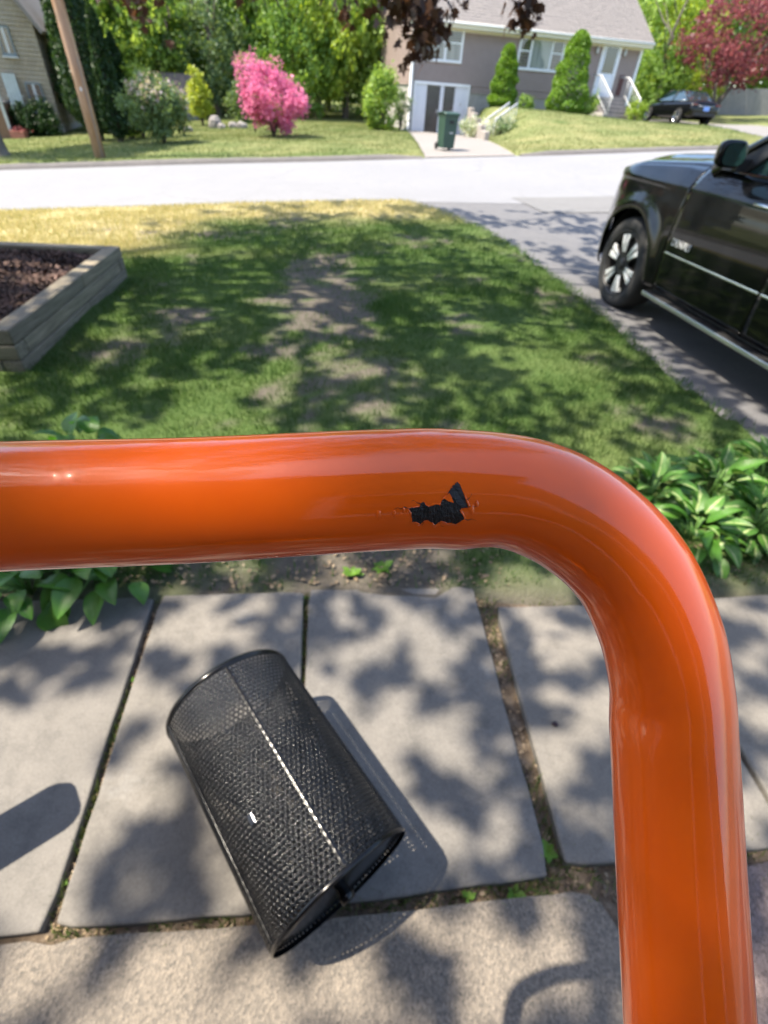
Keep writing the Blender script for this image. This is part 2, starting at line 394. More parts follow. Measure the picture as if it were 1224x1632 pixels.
def sheet(name, fn, nu, nv, mat, dz=-.02):
    U, V_ = np.meshgrid(np.linspace(0, 1, nu + 1), np.linspace(0, 1, nv + 1), indexing='ij')
    X, Y = fn(U, V_); Z = hgt(X, Y) + dz
    i = np.arange((nu + 1) * (nv + 1)).reshape(nu + 1, nv + 1)
    F = np.stack([i[:-1, :-1], i[1:, :-1], i[1:, 1:], i[:-1, 1:]], -1).reshape(-1, 4)
    o = link(name, mesh_np(name, np.stack([X, Y, Z], -1).reshape(-1, 3), F, None, True), mat); return tag(o, kind='structure')
MAT_ROAD = asphalt('road_asphalt', (.215, .218, .23), (.25, .252, .262), (.195, .198, .21))
MAT_DRIVE = asphalt('drive_asphalt', (.12, .12, .127), (.155, .154, .158), (.19, .185, .18))
MAT_APRON = asphalt('apron_concrete', (.235, .215, .20), (.27, .25, .232), (.205, .19, .177), .25)
sheet('road', lambda u, v: xy(-60 + 120 * u, T_NEAR - .05 + (0.1 - T_NEAR) * v), 300, 24, MAT_ROAD, -.03)
def _dr(u, v):
    y = -7 + 20.2 * u; e = drive_edge(y) - .05; x = e + (7.25 - e) * v
    s, t = st(x, y); y = np.where(t > T_NEAR - .02, y, y); return x, y
def _dr2(u, v):
    # follows the road edge at its far end
    yy = -7 + u * 18.3; e = drive_edge(yy) - .05; x = e + (7.25 - e) * v
    yend = (P0[1] + (T_NEAR * 1.0 - (x - P0[0]) * DN[0]) / DN[1])
    return x, -7 + u * (yend + 7 - .0)
sheet('driveway', _dr2, 120, 30, MAT_DRIVE, -.035)
sheet('garage_apron', lambda u, v: (lambda t, v: xy(apron_edges(t)[0] + (apron_edges(t)[1] - apron_edges(t)[0]) * v, t))(.0 + 13.05 * u, v), 60, 16, MAT_APRON, -.01)
sheet('neighbour_driveway', lambda u, v: xy(17.3 + 3.4 * v, .0 + 17 * u), 50, 8, asphalt('drive_concrete', (.20, .19, .182), (.235, .225, .214), (.18, .173, .166), .25), -.02)
# patched asphalt band where the driveway meets the road
sheet('road_patch', lambda u, v: xy(-.3 + 8.5 * u, T_NEAR - .9 + 1.5 * v), 50, 8, asphalt('patch_asphalt', (.165, .164, .164), (.19, .188, .186), (.145, .145, .145)), -.024)

# far kerb: rolled asphalt berm, broken at the two driveways
def berm(s0, s1):
    n = max(6, int((s1 - s0) / .5)); mb = MB(); prof = [(-.16, -.03), (-.12, .06), (-.04, .10), (.06, .10), (.16, .02)]
    vs = []; m_ = len(prof)
    for i in range(n + 1):
        s = s0 + (s1 - s0) * i / n; k = min(1, min(i, n - i) / 2.0)
        for dt, dz in prof:
            x, y = xy(s, .02 + dt); x0, y0 = xy(s, 0); wob = .02 * (random.random() - .5)
            vs.append((x, y, hz(x0, y0) - .02 + dz * (.3 + .7 * k) + wob * .6))
    fs = [(i * m_ + j, (i + 1) * m_ + j, (i + 1) * m_ + j + 1, i * m_ + j + 1) for i in range(n) for j in range(m_ - 1)]
    mb.add(vs, fs); o = mb.build('kerb', MAT_BERM, smooth=True); return tag(o, kind='structure')
MAT_BERM = asphalt('berm_asphalt', (.10, .095, .092), (.15, .14, .135), (.2, .18, .165))
berm(-30, -.35); berm(2.9, 17.2); berm(20.8, 40)

# ------------------------------------------------------------------ flagstone path
def stone_poly(pts, n=10, amp=.0025, rnd=.01):
    P = [Vector((p[0], p[1])) for p in pts]; out = []
    for i in range(len(P)):
        a, b = P[i], P[(i + 1) % len(P)]; nr = Vector((-(b - a).y, (b - a).x)).normalized(); l = (b - a).length
        for k in range(n):
            t = k / n; q = a.lerp(b, t)
            e = min(t, 1 - t) * l
            inn = rnd * max(0, 1 - e / .03)
            out.append(q + nr * (inn + amp * (random.random() - .3) + .0012 * math.sin(k * .9 + i * 2)))
    return [(q.x, q.y) for q in out]
def stonemat(name, a, b, c, sp=None):
    m, nt, p = nodes(name)
    n1 = noise_node(nt, 2.2, 6, .62, 'World'); n2 = noise_node(nt, 11, 6, .7, 'World'); n3 = noise_node(nt, 160, 3, .7, 'World')
    col = ramp(nt, n1.outputs['Fac'], [(.3, a), (.55, b), (.75, c)])
    col = mix(nt, .45, col, ramp(nt, n2.outputs['Fac'], [(.3, tuple(x * .55 for x in a)), (.7, tuple(min(1, x * 1.3) for x in c))]))
    oi = nt.nodes.new('ShaderNodeObjectInfo'); col = mix(nt, 1.0, col, ramp(nt, oi.outputs['Random'], [(0, (.90, .91, .93)), (1, (1.06, 1.04, 1.0))]), 'MULTIPLY')
    n5 = noise_node(nt, 5.5, 7, .75, 'World'); col = mix(nt, ramp(nt, n5.outputs['Fac'], [(.52, (0, 0, 0)), (.70, (.55, .55, .55))]), col, tuple(x * .52 for x in a))
    col = mix(nt, 1.0, col, ramp(nt, n3.outputs['Fac'], [(.3, (.82, .82, .82)), (.7, (1.15, 1.15, 1.15))]), 'MULTIPLY')
    n6 = noise_node(nt, 3.3, 8, .7, 'World'); col = mix(nt, ramp(nt, n6.outputs['Fac'], [(.60, (0, 0, 0)), (.72, (.35, .35, .35))]), col, (.36, .355, .345))
    if sp:
        v = nt.nodes.new('ShaderNodeTexVoronoi'); v.inputs['Scale'].default_value = 170; g = nt.nodes.new('ShaderNodeNewGeometry'); L(nt, g.outputs['Position'], v.inputs['Vector'])
        col = mix(nt, .75, col, mix(nt, v.outputs['Color'], sp[0], sp[1]))
        bb = nt.nodes.new('ShaderNodeBump'); bb.inputs['Strength'].default_value = .55; bb.inputs['Distance'].default_value = .004; L(nt, v.outputs['Distance'], bb.inputs['Height']); L(nt, bb.outputs[0], p.inputs['Normal'])
    else: bump(nt, p, n2.outputs['Fac'], .25, .004)
    L(nt, col, p.inputs['Base Color']); p.inputs['Roughness'].default_value = .8; p.inputs['Specular IOR Level'].default_value = .35
    return m
MAT_BLUE = stonemat('bluestone', (.15, .142, .129), (.185, .173, .156), (.225, .207, .184))
MAT_AGG = stonemat('aggregate_concrete', (.15, .135, .115), (.20, .178, .15), (.245, .222, .195), ((.085, .078, .07), (.29, .245, .195)))
MAT_RED = stonemat('red_brown_concrete', (.13, .10, .098), (.16, .125, .12), (.19, .15, .142), ((.07, .055, .05), (.24, .185, .175)))
MAT_SOIL = M('joint_soil', (.05, .036, .026), (.12, .088, .06), 30, .95, bs=.9, bscale=60, bdist=.01, coord='World', c3=(.19, .15, .11))
pathbase = MB().grid(lambda u, v: (-3.2 + 5.6 * u, -1.5 + 2.86 * v - .05 + .105 * (-3.2 + 5.6 * u) * v, -.030 + .006 * vnoise(u * 60, v * 40, 2).item()), 140, 80).build('path', MAT_SOIL, smooth=True)
tag(pathbase, kind='structure')
g2 = lambda x, y: gnd(x, y)
STONES = [
    ('flagstone', MAT_BLUE, [(-560, 1545), (71, 1484), (246, 951), (-150, 962)], 0.0),
    ('flagstone', MAT_BLUE, [(86, 1482), (466, 1452), (484, 943), (257, 949)], .003),
    ('flagstone', MAT_BLUE, [(474, 1450), (880, 1396), (754, 934), (491, 939)], -.002),
    ('flagstone', MAT_BLUE, [(903, 1382), (1264, 1347), (1034, 962), (790, 967)], .001),
    ('flagstone', MAT_BLUE, [(1272, 1345), (1800, 1300), (1420, 935), (1040, 960)], .004),
    ('concrete_slab', MAT_AGG, [(-900, 2100), (1020, 2100), (990, 1478), (938, 1417), (500, 1467), (84, 1497), (-560, 1560)], -.004),
    ('concrete_slab', MAT_RED, [(1055, 2100), (2600, 2100), (1850, 1330), (1180, 1372), (1012, 1480)], -.012),
]
for nm, mt, px, dz in STONES:
    pts = [g2(*q) for q in px]
    mb = MB(); mb.prism(stone_poly(pts, 14), -.05, dz); o = mb.build(nm, mt, pathbase, bevel=.006)

# ------------------------------------------------------------------ the orange hand truck in front of the lens
def cp(px, py, z):
    v = CR @ np.array([(px - CX) / FOC * z, (py - CY) / FOC * z, z]); return Vector((v[0], v[1], v[2] + CAM_H))
m, nt, p = nodes('orange_powder_coat')
n1 = noise_node(nt, 60, 3, .5); n2 = noise_node(nt, 400, 2, .5)
OC = ramp(nt, n1.outputs['Fac'], [(.3, (.95, .124, .002)), (.7, (.98, .138, .003))])
p.inputs['Roughness'].default_value = .42; p.inputs['Coat Weight'].default_value = 1.0; p.inputs['Coat IOR'].default_value = 1.52; p.inputs['Specular IOR Level'].default_value = .15
wa = nt.nodes.new('ShaderNodeAttribute'); wa.attribute_name = 'wear'; wm = nt.nodes.new('ShaderNodeMapping'); wm.inputs['Scale'].default_value = (14, 260, 260); L(nt, wa.outputs['Vector'], wm.inputs['Vector'])
wn_ = nt.nodes.new('ShaderNodeTexNoise'); wn_.inputs['Scale'].default_value = 1.0; wn_.inputs['Detail'].default_value = 5; L(nt, wm.outputs[0], wn_.inputs['Vector'])
wm2 = nt.nodes.new('ShaderNodeMapping'); wm2.inputs['Scale'].default_value = (260, 260, 260); L(nt, wa.outputs['Vector'], wm2.inputs['Vector'])
wn2 = nt.nodes.new('ShaderNodeTexNoise'); wn2.inputs['Scale'].default_value = 1.0; wn2.inputs['Detail'].default_value = 6; wn2.inputs['Roughness'].default_value = .7; L(nt, wm2.outputs[0], wn2.inputs['Vector'])
L(nt, ramp(nt, wn2.outputs['Fac'], [(.40, (.004, .004, .004)), (.62, (.012, .012, .012)), (.80, (.16, .16, .16))]), p.inputs['Coat Roughness'])
b1 = nt.nodes.new('ShaderNodeBump'); b1.inputs['Strength'].default_value = .30; b1.inputs['Distance'].default_value = .00022; L(nt, wn_.outputs['Fac'], b1.inputs['Height'])
b2 = nt.nodes.new('ShaderNodeBump'); b2.inputs['Strength'].default_value = .12; b2.inputs['Distance'].default_value = .0002; L(nt, wn2.outputs['Fac'], b2.inputs['Height']); L(nt, b1.outputs[0], b2.inputs['Normal'])
L(nt, b2.outputs[0], p.inputs['Coat Normal'])
L(nt, mix(nt, ramp(nt, wn2.outputs['Fac'], [(.66, (0, 0, 0)), (.80, (.45, .45, .45))]), OC, (.62, .25, .09)), p.inputs['Base Color'])
MAT_ORANGE = m
RT = .016
keys = [(0, 808, .1200), (300, 798, .1242), (600, 782, .1285), (720, 780, .1305), (840, 793, .1330), (925, 833, .1355), (1000, 905, .1378), (1046, 1000, .1392), (1064, 1090, .1397), (1070, 1180, .1390), (1081, 1400, .1362), (1093, 1600, .1335)]
P = [cp(*k) for k in keys]
bar_dir = (P[0] - P[2]).normalized(); leg_dir = (P[-1] - P[-3]).normalized()
leg_end = P[-1] + leg_dir * ((P[-1].z - .12) / -leg_dir.z)
left = [P[0] + bar_dir * .10, P[0] + bar_dir * .19]
lc = P[0] + bar_dir * .235 + leg_dir * .004
left += [lc + bar_dir * .022 + leg_dir * .02, lc + bar_dir * .036 + leg_dir * .055, lc + bar_dir * .037 + leg_dir * .1]
left_end = left[-1] + leg_dir * ((left[-1].z - .12) / -leg_dir.z)
path = spline(list(reversed(left)) + P, 12)
path = [left_end] + path + [leg_end]
n_ = 64; vs = []; fs = []
truck = thing('hand_truck', 'glossy orange tubular steel hand truck handle with a chipped black spot', 'hand truck', (path[0].x * .5 + path[-1].x * .5, path[0].y, 0))
Tt = [(path[min(i + 1, len(path) - 1)] - path[max(i - 1, 0)]).normalized() for i in range(len(path))]
plane_n = (P[2] - P[0]).cross(P[-1] - P[8]).normalized()
if plane_n.dot(Vector((0, 0, CAM_H)) - P[2]) < 0: plane_n = -plane_n      # towards the camera
def kink(q, c, w): return math.exp(-((q - c).length / w) ** 2)
k1, k2 = cp(790, 780, .132), cp(1063, 1095, .1397)
for i, q in enumerate(path):
    B = Tt[i].cross(plane_n).normalized()       # in-plane, points to the inside or outside of the bend
    inside = B if (B.dot(cp(700, 1100, .13) - q) > 0) else -B
    for k in range(n_):
        t = 2 * math.pi * k / n_; dv = plane_n * math.cos(t) + inside * math.sin(t)
        a = max(0, dv.dot(inside)); r = RT
        r += -.0011 * kink(q, k1, .011) * a ** 3 - .0006 * kink(q, k2, .010) * a ** 2.5
        r += .0003 * kink(q, k2 + leg_dir * .012, .007) * a ** 2 + .0006 * kink(q, cp(740, 780, .131), .006) * a ** 3
        r += -.0005 * kink(q, cp(1062, 1130, .1395), .004) * math.exp(-((t - .95) / .35) ** 2)
        vs.append(q + dv * r)
m_ = len(path)
fs = [(i * n_ + k, i * n_ + (k + 1) % n_, (i + 1) * n_ + (k + 1) % n_, (i + 1) * n_ + k) for i in range(m_ - 1) for k in range(n_)]
fs += [tuple(range(n_ - 1, -1, -1)), tuple((m_ - 1) * n_ + k for k in range(n_))]
tube = MB().add(vs, fs).build('handle_tube', MAT_ORANGE, truck, smooth=True, world=True)
_len = [0.0]
for i in range(1, m_): _len.append(_len[-1] + (path[i] - path[i - 1]).length)
_va = tube.data.attributes.new('wear', 'FLOAT_VECTOR', 'POINT')
_va.data.foreach_set('vector', np.array([(_len[i], .016 * math.cos(2 * math.pi * k / n_), .016 * math.sin(2 * math.pi * k / n_)) for i in range(m_) for k in range(n_)], dtype=np.float32).ravel())

# chipped paint: outline traced on the tube wall, black undercoat plate, torn orange lips
def on_tube(px, py, off=0.0):
    w = Vector(ray(px, py)); o = Vector((0, 0, CAM_H)); t = .08
    best = None
    A, B_ = cp(560, 784, .1280), cp(790, 780, .1318); ax = (B_ - A).normalized(); r = RT + off
    oc = o - A; d2 = w - ax * w.dot(ax); o2 = oc - ax * oc.dot(ax)
    a, b, c = d2.dot(d2), 2 * d2.dot(o2), o2.dot(o2) - r * r
    t = (-b - math.sqrt(max(0, b * b - 4 * a * c))) / (2 * a); return o + w * t
chip = [(650, 811), (656, 809), (668, 808), (671, 802), (675, 800), (680, 806), (684, 808), (692, 804), (702, 805), (704, 798), (712, 789), (721, 774), (729, 767), (734, 773), (738, 785), (744, 800), (747, 809), (736, 810), (733, 813), (739, 824), (740, 828), (733, 832), (727, 836), (720, 834), (711, 833), (703, 831), (699, 833), (694, 837), (688, 833), (682, 829), (676, 830), (671, 836), (664, 832), (657, 832), (656, 818)]
cc = (700, 818)
def resample(poly, n):
    out = []
    for i in range(len(poly)):
        a, b = poly[i], poly[(i + 1) % len(poly)]
        for k in range(n):
            t = k / n; j = .8 if k else 0
            out.append((a[0] + (b[0] - a[0]) * t + (random.random() - .5) * j, a[1] + (b[1] - a[1]) * t + (random.random() - .5) * j))
    return out
rim = resample(chip, 3)
mb = MB(); vs = [on_tube(*q, .00022) for q in rim]
bm = bmesh.new(); bv = [bm.verts.new(v) for v in vs]; fc = bm.faces.new(bv); bmesh.ops.triangulate(bm, faces=[fc])
bm.normal_update(); me = bpy.data.meshes.new('bare_metal_chip')
# refine so that the plate follows the round tube
bmesh.ops.subdivide_edges(bm, edges=bm.edges, cuts=3, use_grid_fill=True)
A0, B0 = cp(560, 784, .1280), cp(790, 780, .1318); axd = (B0 - A0).normalized()
for v in bm.verts:
    q = v.co - A0; rad = q - axd * q.dot(axd); v.co = v.co - rad + rad.normalized() * (RT + .00011 + .00010 * random.random())
bm.to_mesh(me); bm.free()
m, nt, p = nodes('black_undercoat')
n1 = noise_node(nt, 900, 4, .7); n2 = noise_node(nt, 160, 3, .6)
L(nt, ramp(nt, n2.outputs['Fac'], [(.4, (.003, .003, .003)), (.75, (.016, .016, .017))]), p.inputs['Base Color']); p.inputs['Roughness'].default_value = .42
bump(nt, p, n1.outputs['Fac'], .9, .0006)
MAT_UNDER = m
chip_o = link('bare_metal_chip', me, MAT_UNDER, truck, True); tag(chip_o, 'small black chip where the orange paint has flaked off')
# greyer scraped wedge of the chip
def patch(name, poly, off, mat):
    vs = [on_tube(*q, off) for q in poly]; o = MB().add(vs, [tuple(range(len(vs)))]).build(name, mat, chip_o, world=True); o.matrix_parent_inverse = (truck.matrix_basis @ chip_o.matrix_parent_inverse).inverted(); return o
MAT_SCRAPE = M('scraped_steel', (.016, .017, .019), (.075, .077, .082), 300, .45, .5, bs=.5, bscale=600, bdist=.0003, stretch=(1, 1, 6))
patch('scraped_wedge', [(715, 787), (722, 775), (729, 768.5), (733, 774), (737, 786), (743, 800), (745, 808), (736, 808), (728, 803), (726, 796)], .00034, MAT_SCRAPE)
patch('paint_fleck', [(707, 794), (716, 785.5), (719, 790), (723, 801), (715, 799)], .0005, MAT_ORANGE)
# torn lip
lip = MB(); vs = []; nR = len(rim)
for i, q in enumerate(rim):
    dx, dy = q[0] - cc[0], q[1] - cc[1]; l = math.hypot(dx, dy); ux, uy = dx / l, dy / l
    j = random.random()
    vs += [on_tube(q[0] - ux * .3, q[1] - uy * .3, .0001), on_tube(q[0] + ux * (.5 - j * 1.6), q[1] + uy * (.5 - j * 1.6), .00012 + .00026 * j * j * j), on_tube(q[0] + ux * (1.6 + 1.5 * random.random()), q[1] + uy * 1.8, .00004 + .0001 * j), on_tube(q[0] + ux * 5, q[1] + uy * 5, -.00010)]
fs = [(i * 4 + k, ((i + 1) % nR) * 4 + k, ((i + 1) % nR) * 4 + k + 1, i * 4 + k + 1) for i in range(nR) for k in range(3)]
lip.add(vs, fs).build('torn_paint_lip', MAT_ORANGE, truck, smooth=True, world=True)
# small blisters beside the chip
for bx, by, br in ((603, 820, 7), (628, 818, 5), (752, 812, 7), (760, 803, 5), (643, 812, 4)):
    mb = MB(); vs = [on_tube(bx, by, .00028 if br > 5 else .0002)]; N = 14
    for ring, (rr, off) in enumerate(((.45, .00022), (1.0, -.0001))):
        for k in range(N):
            t = 2 * math.pi * k / N; w = 1 + .4 * (random.random() - .5); vs.append(on_tube(bx + math.cos(t) * br * .8 * rr * w, by + math.sin(t) * br * 1.7 * rr * w, off))
    fs = [(0, 1 + k, 1 + (k + 1) % N) for k in range(N)] + [(1 + k, 1 + N + k, 1 + N + (k + 1) % N, 1 + (k + 1) % N) for k in range(N)]
    mb.add(vs, fs).build('paint_blister', MAT_ORANGE, truck, smooth=True, world=True)
def crack(pts, w):
    vs = []
    for i, (x, y) in enumerate(pts):
        k = w * (1 - i / (len(pts) - .5)); vs += [on_tube(x, y - k, .00013), on_tube(x + .2, y + k, .00013)]
    MB().add(vs, [(2 * i, 2 * i + 2, 2 * i + 3, 2 * i + 1) for i in range(len(pts) - 1)]).build('paint_crack', MAT_UNDER, truck, world=True)
crack([(652, 811), (644, 808), (639, 811), (634, 809), (628, 812)], .8); crack([(672, 803), (664, 801), (660, 797), (655, 799)], .6); crack([(745, 809), (752, 806), (757, 808), (763, 804)], .8); crack([(742, 798), (749, 793), (752, 786)], .5); crack([(738, 827), (746, 829), (752, 827), (760, 830)], .6); crack([(700, 832), (703, 838), (708, 840)], .5); crack([(676, 831), (672, 838), (674, 842)], .5)
# lower truck, outside the picture: cross bars, toe plate, axle, wheels
MAT_BLACKRUB = M('black_rubber', (.012, .012, .012), (.022, .022, .022), 30, .75, bs=.2, bscale=80)
for f in (.45, .75, .97):
    a = path[1].lerp(path[0], f); b = path[-2].lerp(path[-1], f); MB().tube([a, b], .010, 12).build('cross_bar', MAT_ORANGE, truck, smooth=True, world=True)
a, b = Vector(path[0]), Vector(path[-1]); back = Vector((0, -1, 0)); ax_ = (b - a).normalized()
mid = (a + b) / 2
MB().box(mid + Vector((0, .02, -.105)), (abs((b - a).x) + .06, .30, .008), 0).build('toe_plate', MAT_ORANGE, truck, bevel=.002, world=True)
for s, e in ((-1, a), (1, b)):
    c = Vector((e.x + s * .06, e.y - .10, .125)); Mx = Matrix.Translation(c) @ Matrix.Rotation(math.pi / 2, 4, 'Y')
    w_ = MB().lathe([(.03, -.025), (.07, -.03), (.1, -.03), (.12, -.02), (.125, 0), (.12, .02), (.1, .03), (.07, .03), (.03, .025), (.03, -.025)], Mx, 28).build('wheel', MAT_BLACKRUB, truck, smooth=True, world=True)

# ------------------------------------------------------------------ perforated black basket lying on the flagstones
BR, BL = .1748, .548
bc = Vector((-.027, .2686, BR + .004)); byaw = 2.293
basket = thing('wire_mesh_basket', 'black perforated metal basket lying on its side on the flagstones', 'basket', (bc.x - .004, bc.y + .003, 0), byaw); basket.rotation_euler = (0, -.045, byaw)
# local: axis along +x from the closed base (x = 0) to the open rim (x = BL); centre height BR
na, nl = 92, 50
pit = 2 * math.pi * BR / na; dxl = BL * .985 / nl
V_, F_ = [], []
def bpt(u, ang, r=BR): return (u, r * math.sin(ang), BR + .004 + r * math.cos(ang))
hole = .30 * pit
for j in range(nl):
    for i in range(na):
        a0 = 2 * math.pi * (i + .5 * (j % 2)) / na; u0 = BL * .008 + (j + .5) * dxl; b = len(V_)
        # outer brick cell rectangle (8 points), inner octagon hole
        hw, hu = pit / 2, dxl / 2
        outer = [(-hw, -hu), (0, -hu), (hw, -hu), (hw, 0), (hw, hu), (0, hu), (-hw, hu), (-hw, 0)]
        for (pa, pu) in outer: V_.append(bpt(u0 + pu, a0 + pa / BR))
        for k in range(8):
            pa, pu = outer[k]; l = math.hypot(pa, pu); V_.append(bpt(u0 + pu / l * hole, a0 + pa / l * hole / BR, BR + .0003))
        F_ += [(b + k, b + (k + 1) % 8, b + 8 + (k + 1) % 8, b + 8 + k) for k in range(8)]
m, nt, p = nodes('black_enamel')
n1 = noise_node(nt, 25, 4, .6)
L(nt, ramp(nt, n1.outputs['Fac'], [(.3, (.003, .0032, .004)), (.75, (.008, .0085, .010))]), p.inputs['Base Color']); p.inputs['Roughness'].default_value = .17; p.inputs['Specular IOR Level'].default_value = .34
p.inputs['Coat Weight'].default_value = .08; p.inputs['Coat Roughness'].default_value = .06
MAT_ENAMEL = m
wall = link('mesh_wall', mesh_np('mesh_wall', V_, F_), MAT_ENAMEL, basket); md = wall.modifiers.new('solid', 'SOLIDIFY'); md.thickness = .0016; md.offset = 0
tag(wall, 'curved wall of black metal punched with rows of small holes')
def ring(x, R, w, h, n=72):
    prof = [(R - h, x - w / 2), (R, x - w / 2), (R + h * .4, x), (R, x + w / 2), (R - h, x + w / 2), (R - h, x - w / 2)]
    Mx = Matrix.Translation((0, 0, BR + .004)) @ Matrix.Rotation(math.pi / 2, 4, 'Y'); return MB().lathe(prof, Mx, n)
ring(BL - .004, BR + .0015, .014, .005).build('rim', MAT_ENAMEL, basket, smooth=True)
ring(.005, BR + .0008, .010, .003).build('base_ring', MAT_ENAMEL, basket, smooth=True)
Mx = Matrix.Translation((0, 0, BR + .004)) @ Matrix.Rotation(math.pi / 2, 4, 'Y')
MB().lathe([(.0001, .004), (.05, .006), (.12, .004), (BR - .004, .010), (BR - .004, .013), (.12, .008), (.0001, .008)], Mx @ Matrix.Translation((0, 0, .004)), 48).build('base_plate', MAT_ENAMEL, basket, smooth=True)
MB().lathe([(.0001, -.03), (.016, -.03), (.018, -.018), (.014, -.01), (.014, .004)], Mx @ Matrix.Translation((0, 0, .01)), 20).build('base_knob', MAT_ENAMEL, basket, smooth=True)
for ang, wdt in ((-.02, .010), (1.22, .006), (-1.12, .006)):
    def seam(u, v):
        q = (v - .5) * wdt / BR; return bpt(.012 + (BL - .024) * u, ang + q, BR + .0012 + (.0032 if abs(ang) > .5 else .0018) * math.sin(math.pi * v) + .0003 * (int(u * 60) % 2))
    MB().grid(seam, 120, 4).build('seam', MAT_ENAMEL, basket, smooth=True)
MB().box(bpt(.20, .60, BR + .004), (.022, .012, .003), 0, Matrix.Rotation(-.60, 3, 'X')).build('latch_clip', M('bright_steel', (.16, .165, .18), None, rough=.25, metal=1), basket, bevel=.001)

# ------------------------------------------------------------------ near lawn: grass blades
def blades(X, Y, Z, hgt_, wid, rng, attr, lean=.5):
    n = len(X); a = rng.uniform(0, 2 * np.pi, n); b = rng.uniform(0, 2 * np.pi, n); l = rng.uniform(.1, lean, n) * hgt_
    V = np.empty((n, 3, 3)); cx, sx = np.cos(a) * wid / 2, np.sin(a) * wid / 2
    V[:, 0] = np.stack([X - cx, Y - sx, Z - .005], -1); V[:, 1] = np.stack([X + cx, Y + sx, Z - .005], -1)
    V[:, 2] = np.stack([X + np.cos(b) * l, Y + np.sin(b) * l, Z + hgt_], -1)
    return V.reshape(-1, 3), np.arange(n * 3).reshape(n, 3), np.repeat(attr, 3)
m, nt, p = nodes('grass_blade')
aD = nt.nodes.new('ShaderNodeAttribute'); aD.attribute_name = 'dry'; g = nt.nodes.new('ShaderNodeNewGeometry')
n1 = noise_node(nt, 2.5, 4, .6, 'World')
gr = ramp(nt, n1.outputs['Fac'], [(.3, (.030, .078, .017)), (.55, (.056, .12, .028)), (.75, (.10, .16, .042))])
gr = mix(nt, g.outputs['Random Per Island'], gr, (.07, .13, .03))
dc = ramp(nt, g.outputs['Random Per Island'], [(0, (.28, .28, .11)), (.55, (.42, .36, .19)), (1, (.58, .49, .32))])
c = mix(nt, aD.outputs['Fac'], gr, dc); L(nt, c, p.inputs['Base Color']); p.inputs['Roughness'].default_value = .55; p.inputs['Specular IOR Level'].default_value = .3
tr = nt.nodes.new('ShaderNodeBsdfTranslucent'); L(nt, mix(nt, 1.0, c, (1.5, 1.5, .8), 'MULTIPLY'), tr.inputs['Color'])
ms = nt.nodes.new('ShaderNodeMixShader'); ms.inputs[0].default_value = .3; L(nt, p.outputs[0], ms.inputs[1]); L(nt, tr.outputs[0], ms.inputs[2]); L(nt, ms.outputs[0], nt.nodes['Material Output'].inputs['Surface'])
MAT_GRASS = m
def lawn(name, label, x0, x1, y0, y1, n, h0, h1, w, seed):
    r = np.random.default_rng(seed); X = r.uniform(x0, x1, n); Y = r.uniform(y0, y1, n)
    s, t = st(X, Y); so = soil_mask(X, Y); jit = r.normal(0, .05, n)
    keep = (r.uniform(size=n) > so * .88) & ~m_drive(X + jit, Y) & ~m_road(X, Y) & ~m_bed(X, Y) & ~m_apron(X, Y) & ~m_drive2(X, Y) & (path_d(X, Y) > .04)
    keep &= (t > .2) | (t < T_NEAR - .05 + jit)
    X, Y = X[keep], Y[keep]; Z = hgt(X, Y); d = dry_mask(X, Y); nn = fbm(X * 2.2, Y * 2.2, 77)
    hh = (h0 + (h1 - h0) * r.uniform(size=len(X))) * (.55 + .9 * nn)
    V, F, A = blades(X, Y, Z, hh, w, r, d, .8)
    o = link(name, mesh_np(name, V, F, {'dry': A}), MAT_GRASS); return tag(o, label, 'grass', kind='stuff')
lawn('lawn_grass', 'patchy mown grass of the shaded front lawn with bare soil spots', -6.5, 3.2, 1.2, 6.5, 230000, .02, .055, .006, 3)
lawn('lawn_grass', 'sunlit and dry mown grass of the front lawn beside the road', -11, 2.5, 6.5, 12.5, 130000, .025, .055, .011, 4)
lawn('lawn_grass', 'sunny mown grass of the lawns across the road', -20, 18, 15, 36, 160000, .03, .07, .022, 5)

# moss, weeds and litter in the joints between the flagstones
r = np.random.default_rng(8); pts = []
JO = [((250, 950), (78, 1484), .010), ((487, 942), (470, 1452), .010), ((770, 935), (893, 1392), .022), ((1036, 962), (1268, 1346), .008), ((78, 1490), (905, 1405), .012), ((905, 1400), (1224, 1362), .03), ((600, 930), (760, 925), .05), ((780, 950), (960, 945), .05), ((300, 938), (590, 932), .04)]
for (a, b, w) in JO:
    A, B = gnd(*a), gnd(*b); n = int((B - A).length * 900)
    t = r.uniform(size=n); q = fbm(t * 9 + a[0], t * 0, 12); t = t[q > .47]
    X = A.x + (B.x - A.x) * t + r.normal(0, w, len(t)); Y = A.y + (B.y - A.y) * t + r.normal(0, w, len(t)); pts.append(np.stack([X, Y], -1))
pts = np.concatenate(pts); V, F, A_ = blades(pts[:, 0], pts[:, 1], np.full(len(pts), -.028), r.uniform(.012, .04, len(pts)), .005, r, r.uniform(0, .35, len(pts)), 1.0)
tag(link('joint_moss', mesh_np('joint_moss', V, F, {'dry': A_}), MAT_GRASS), 'moss and tiny weeds growing in the joints between the flagstones', 'moss', kind='stuff')
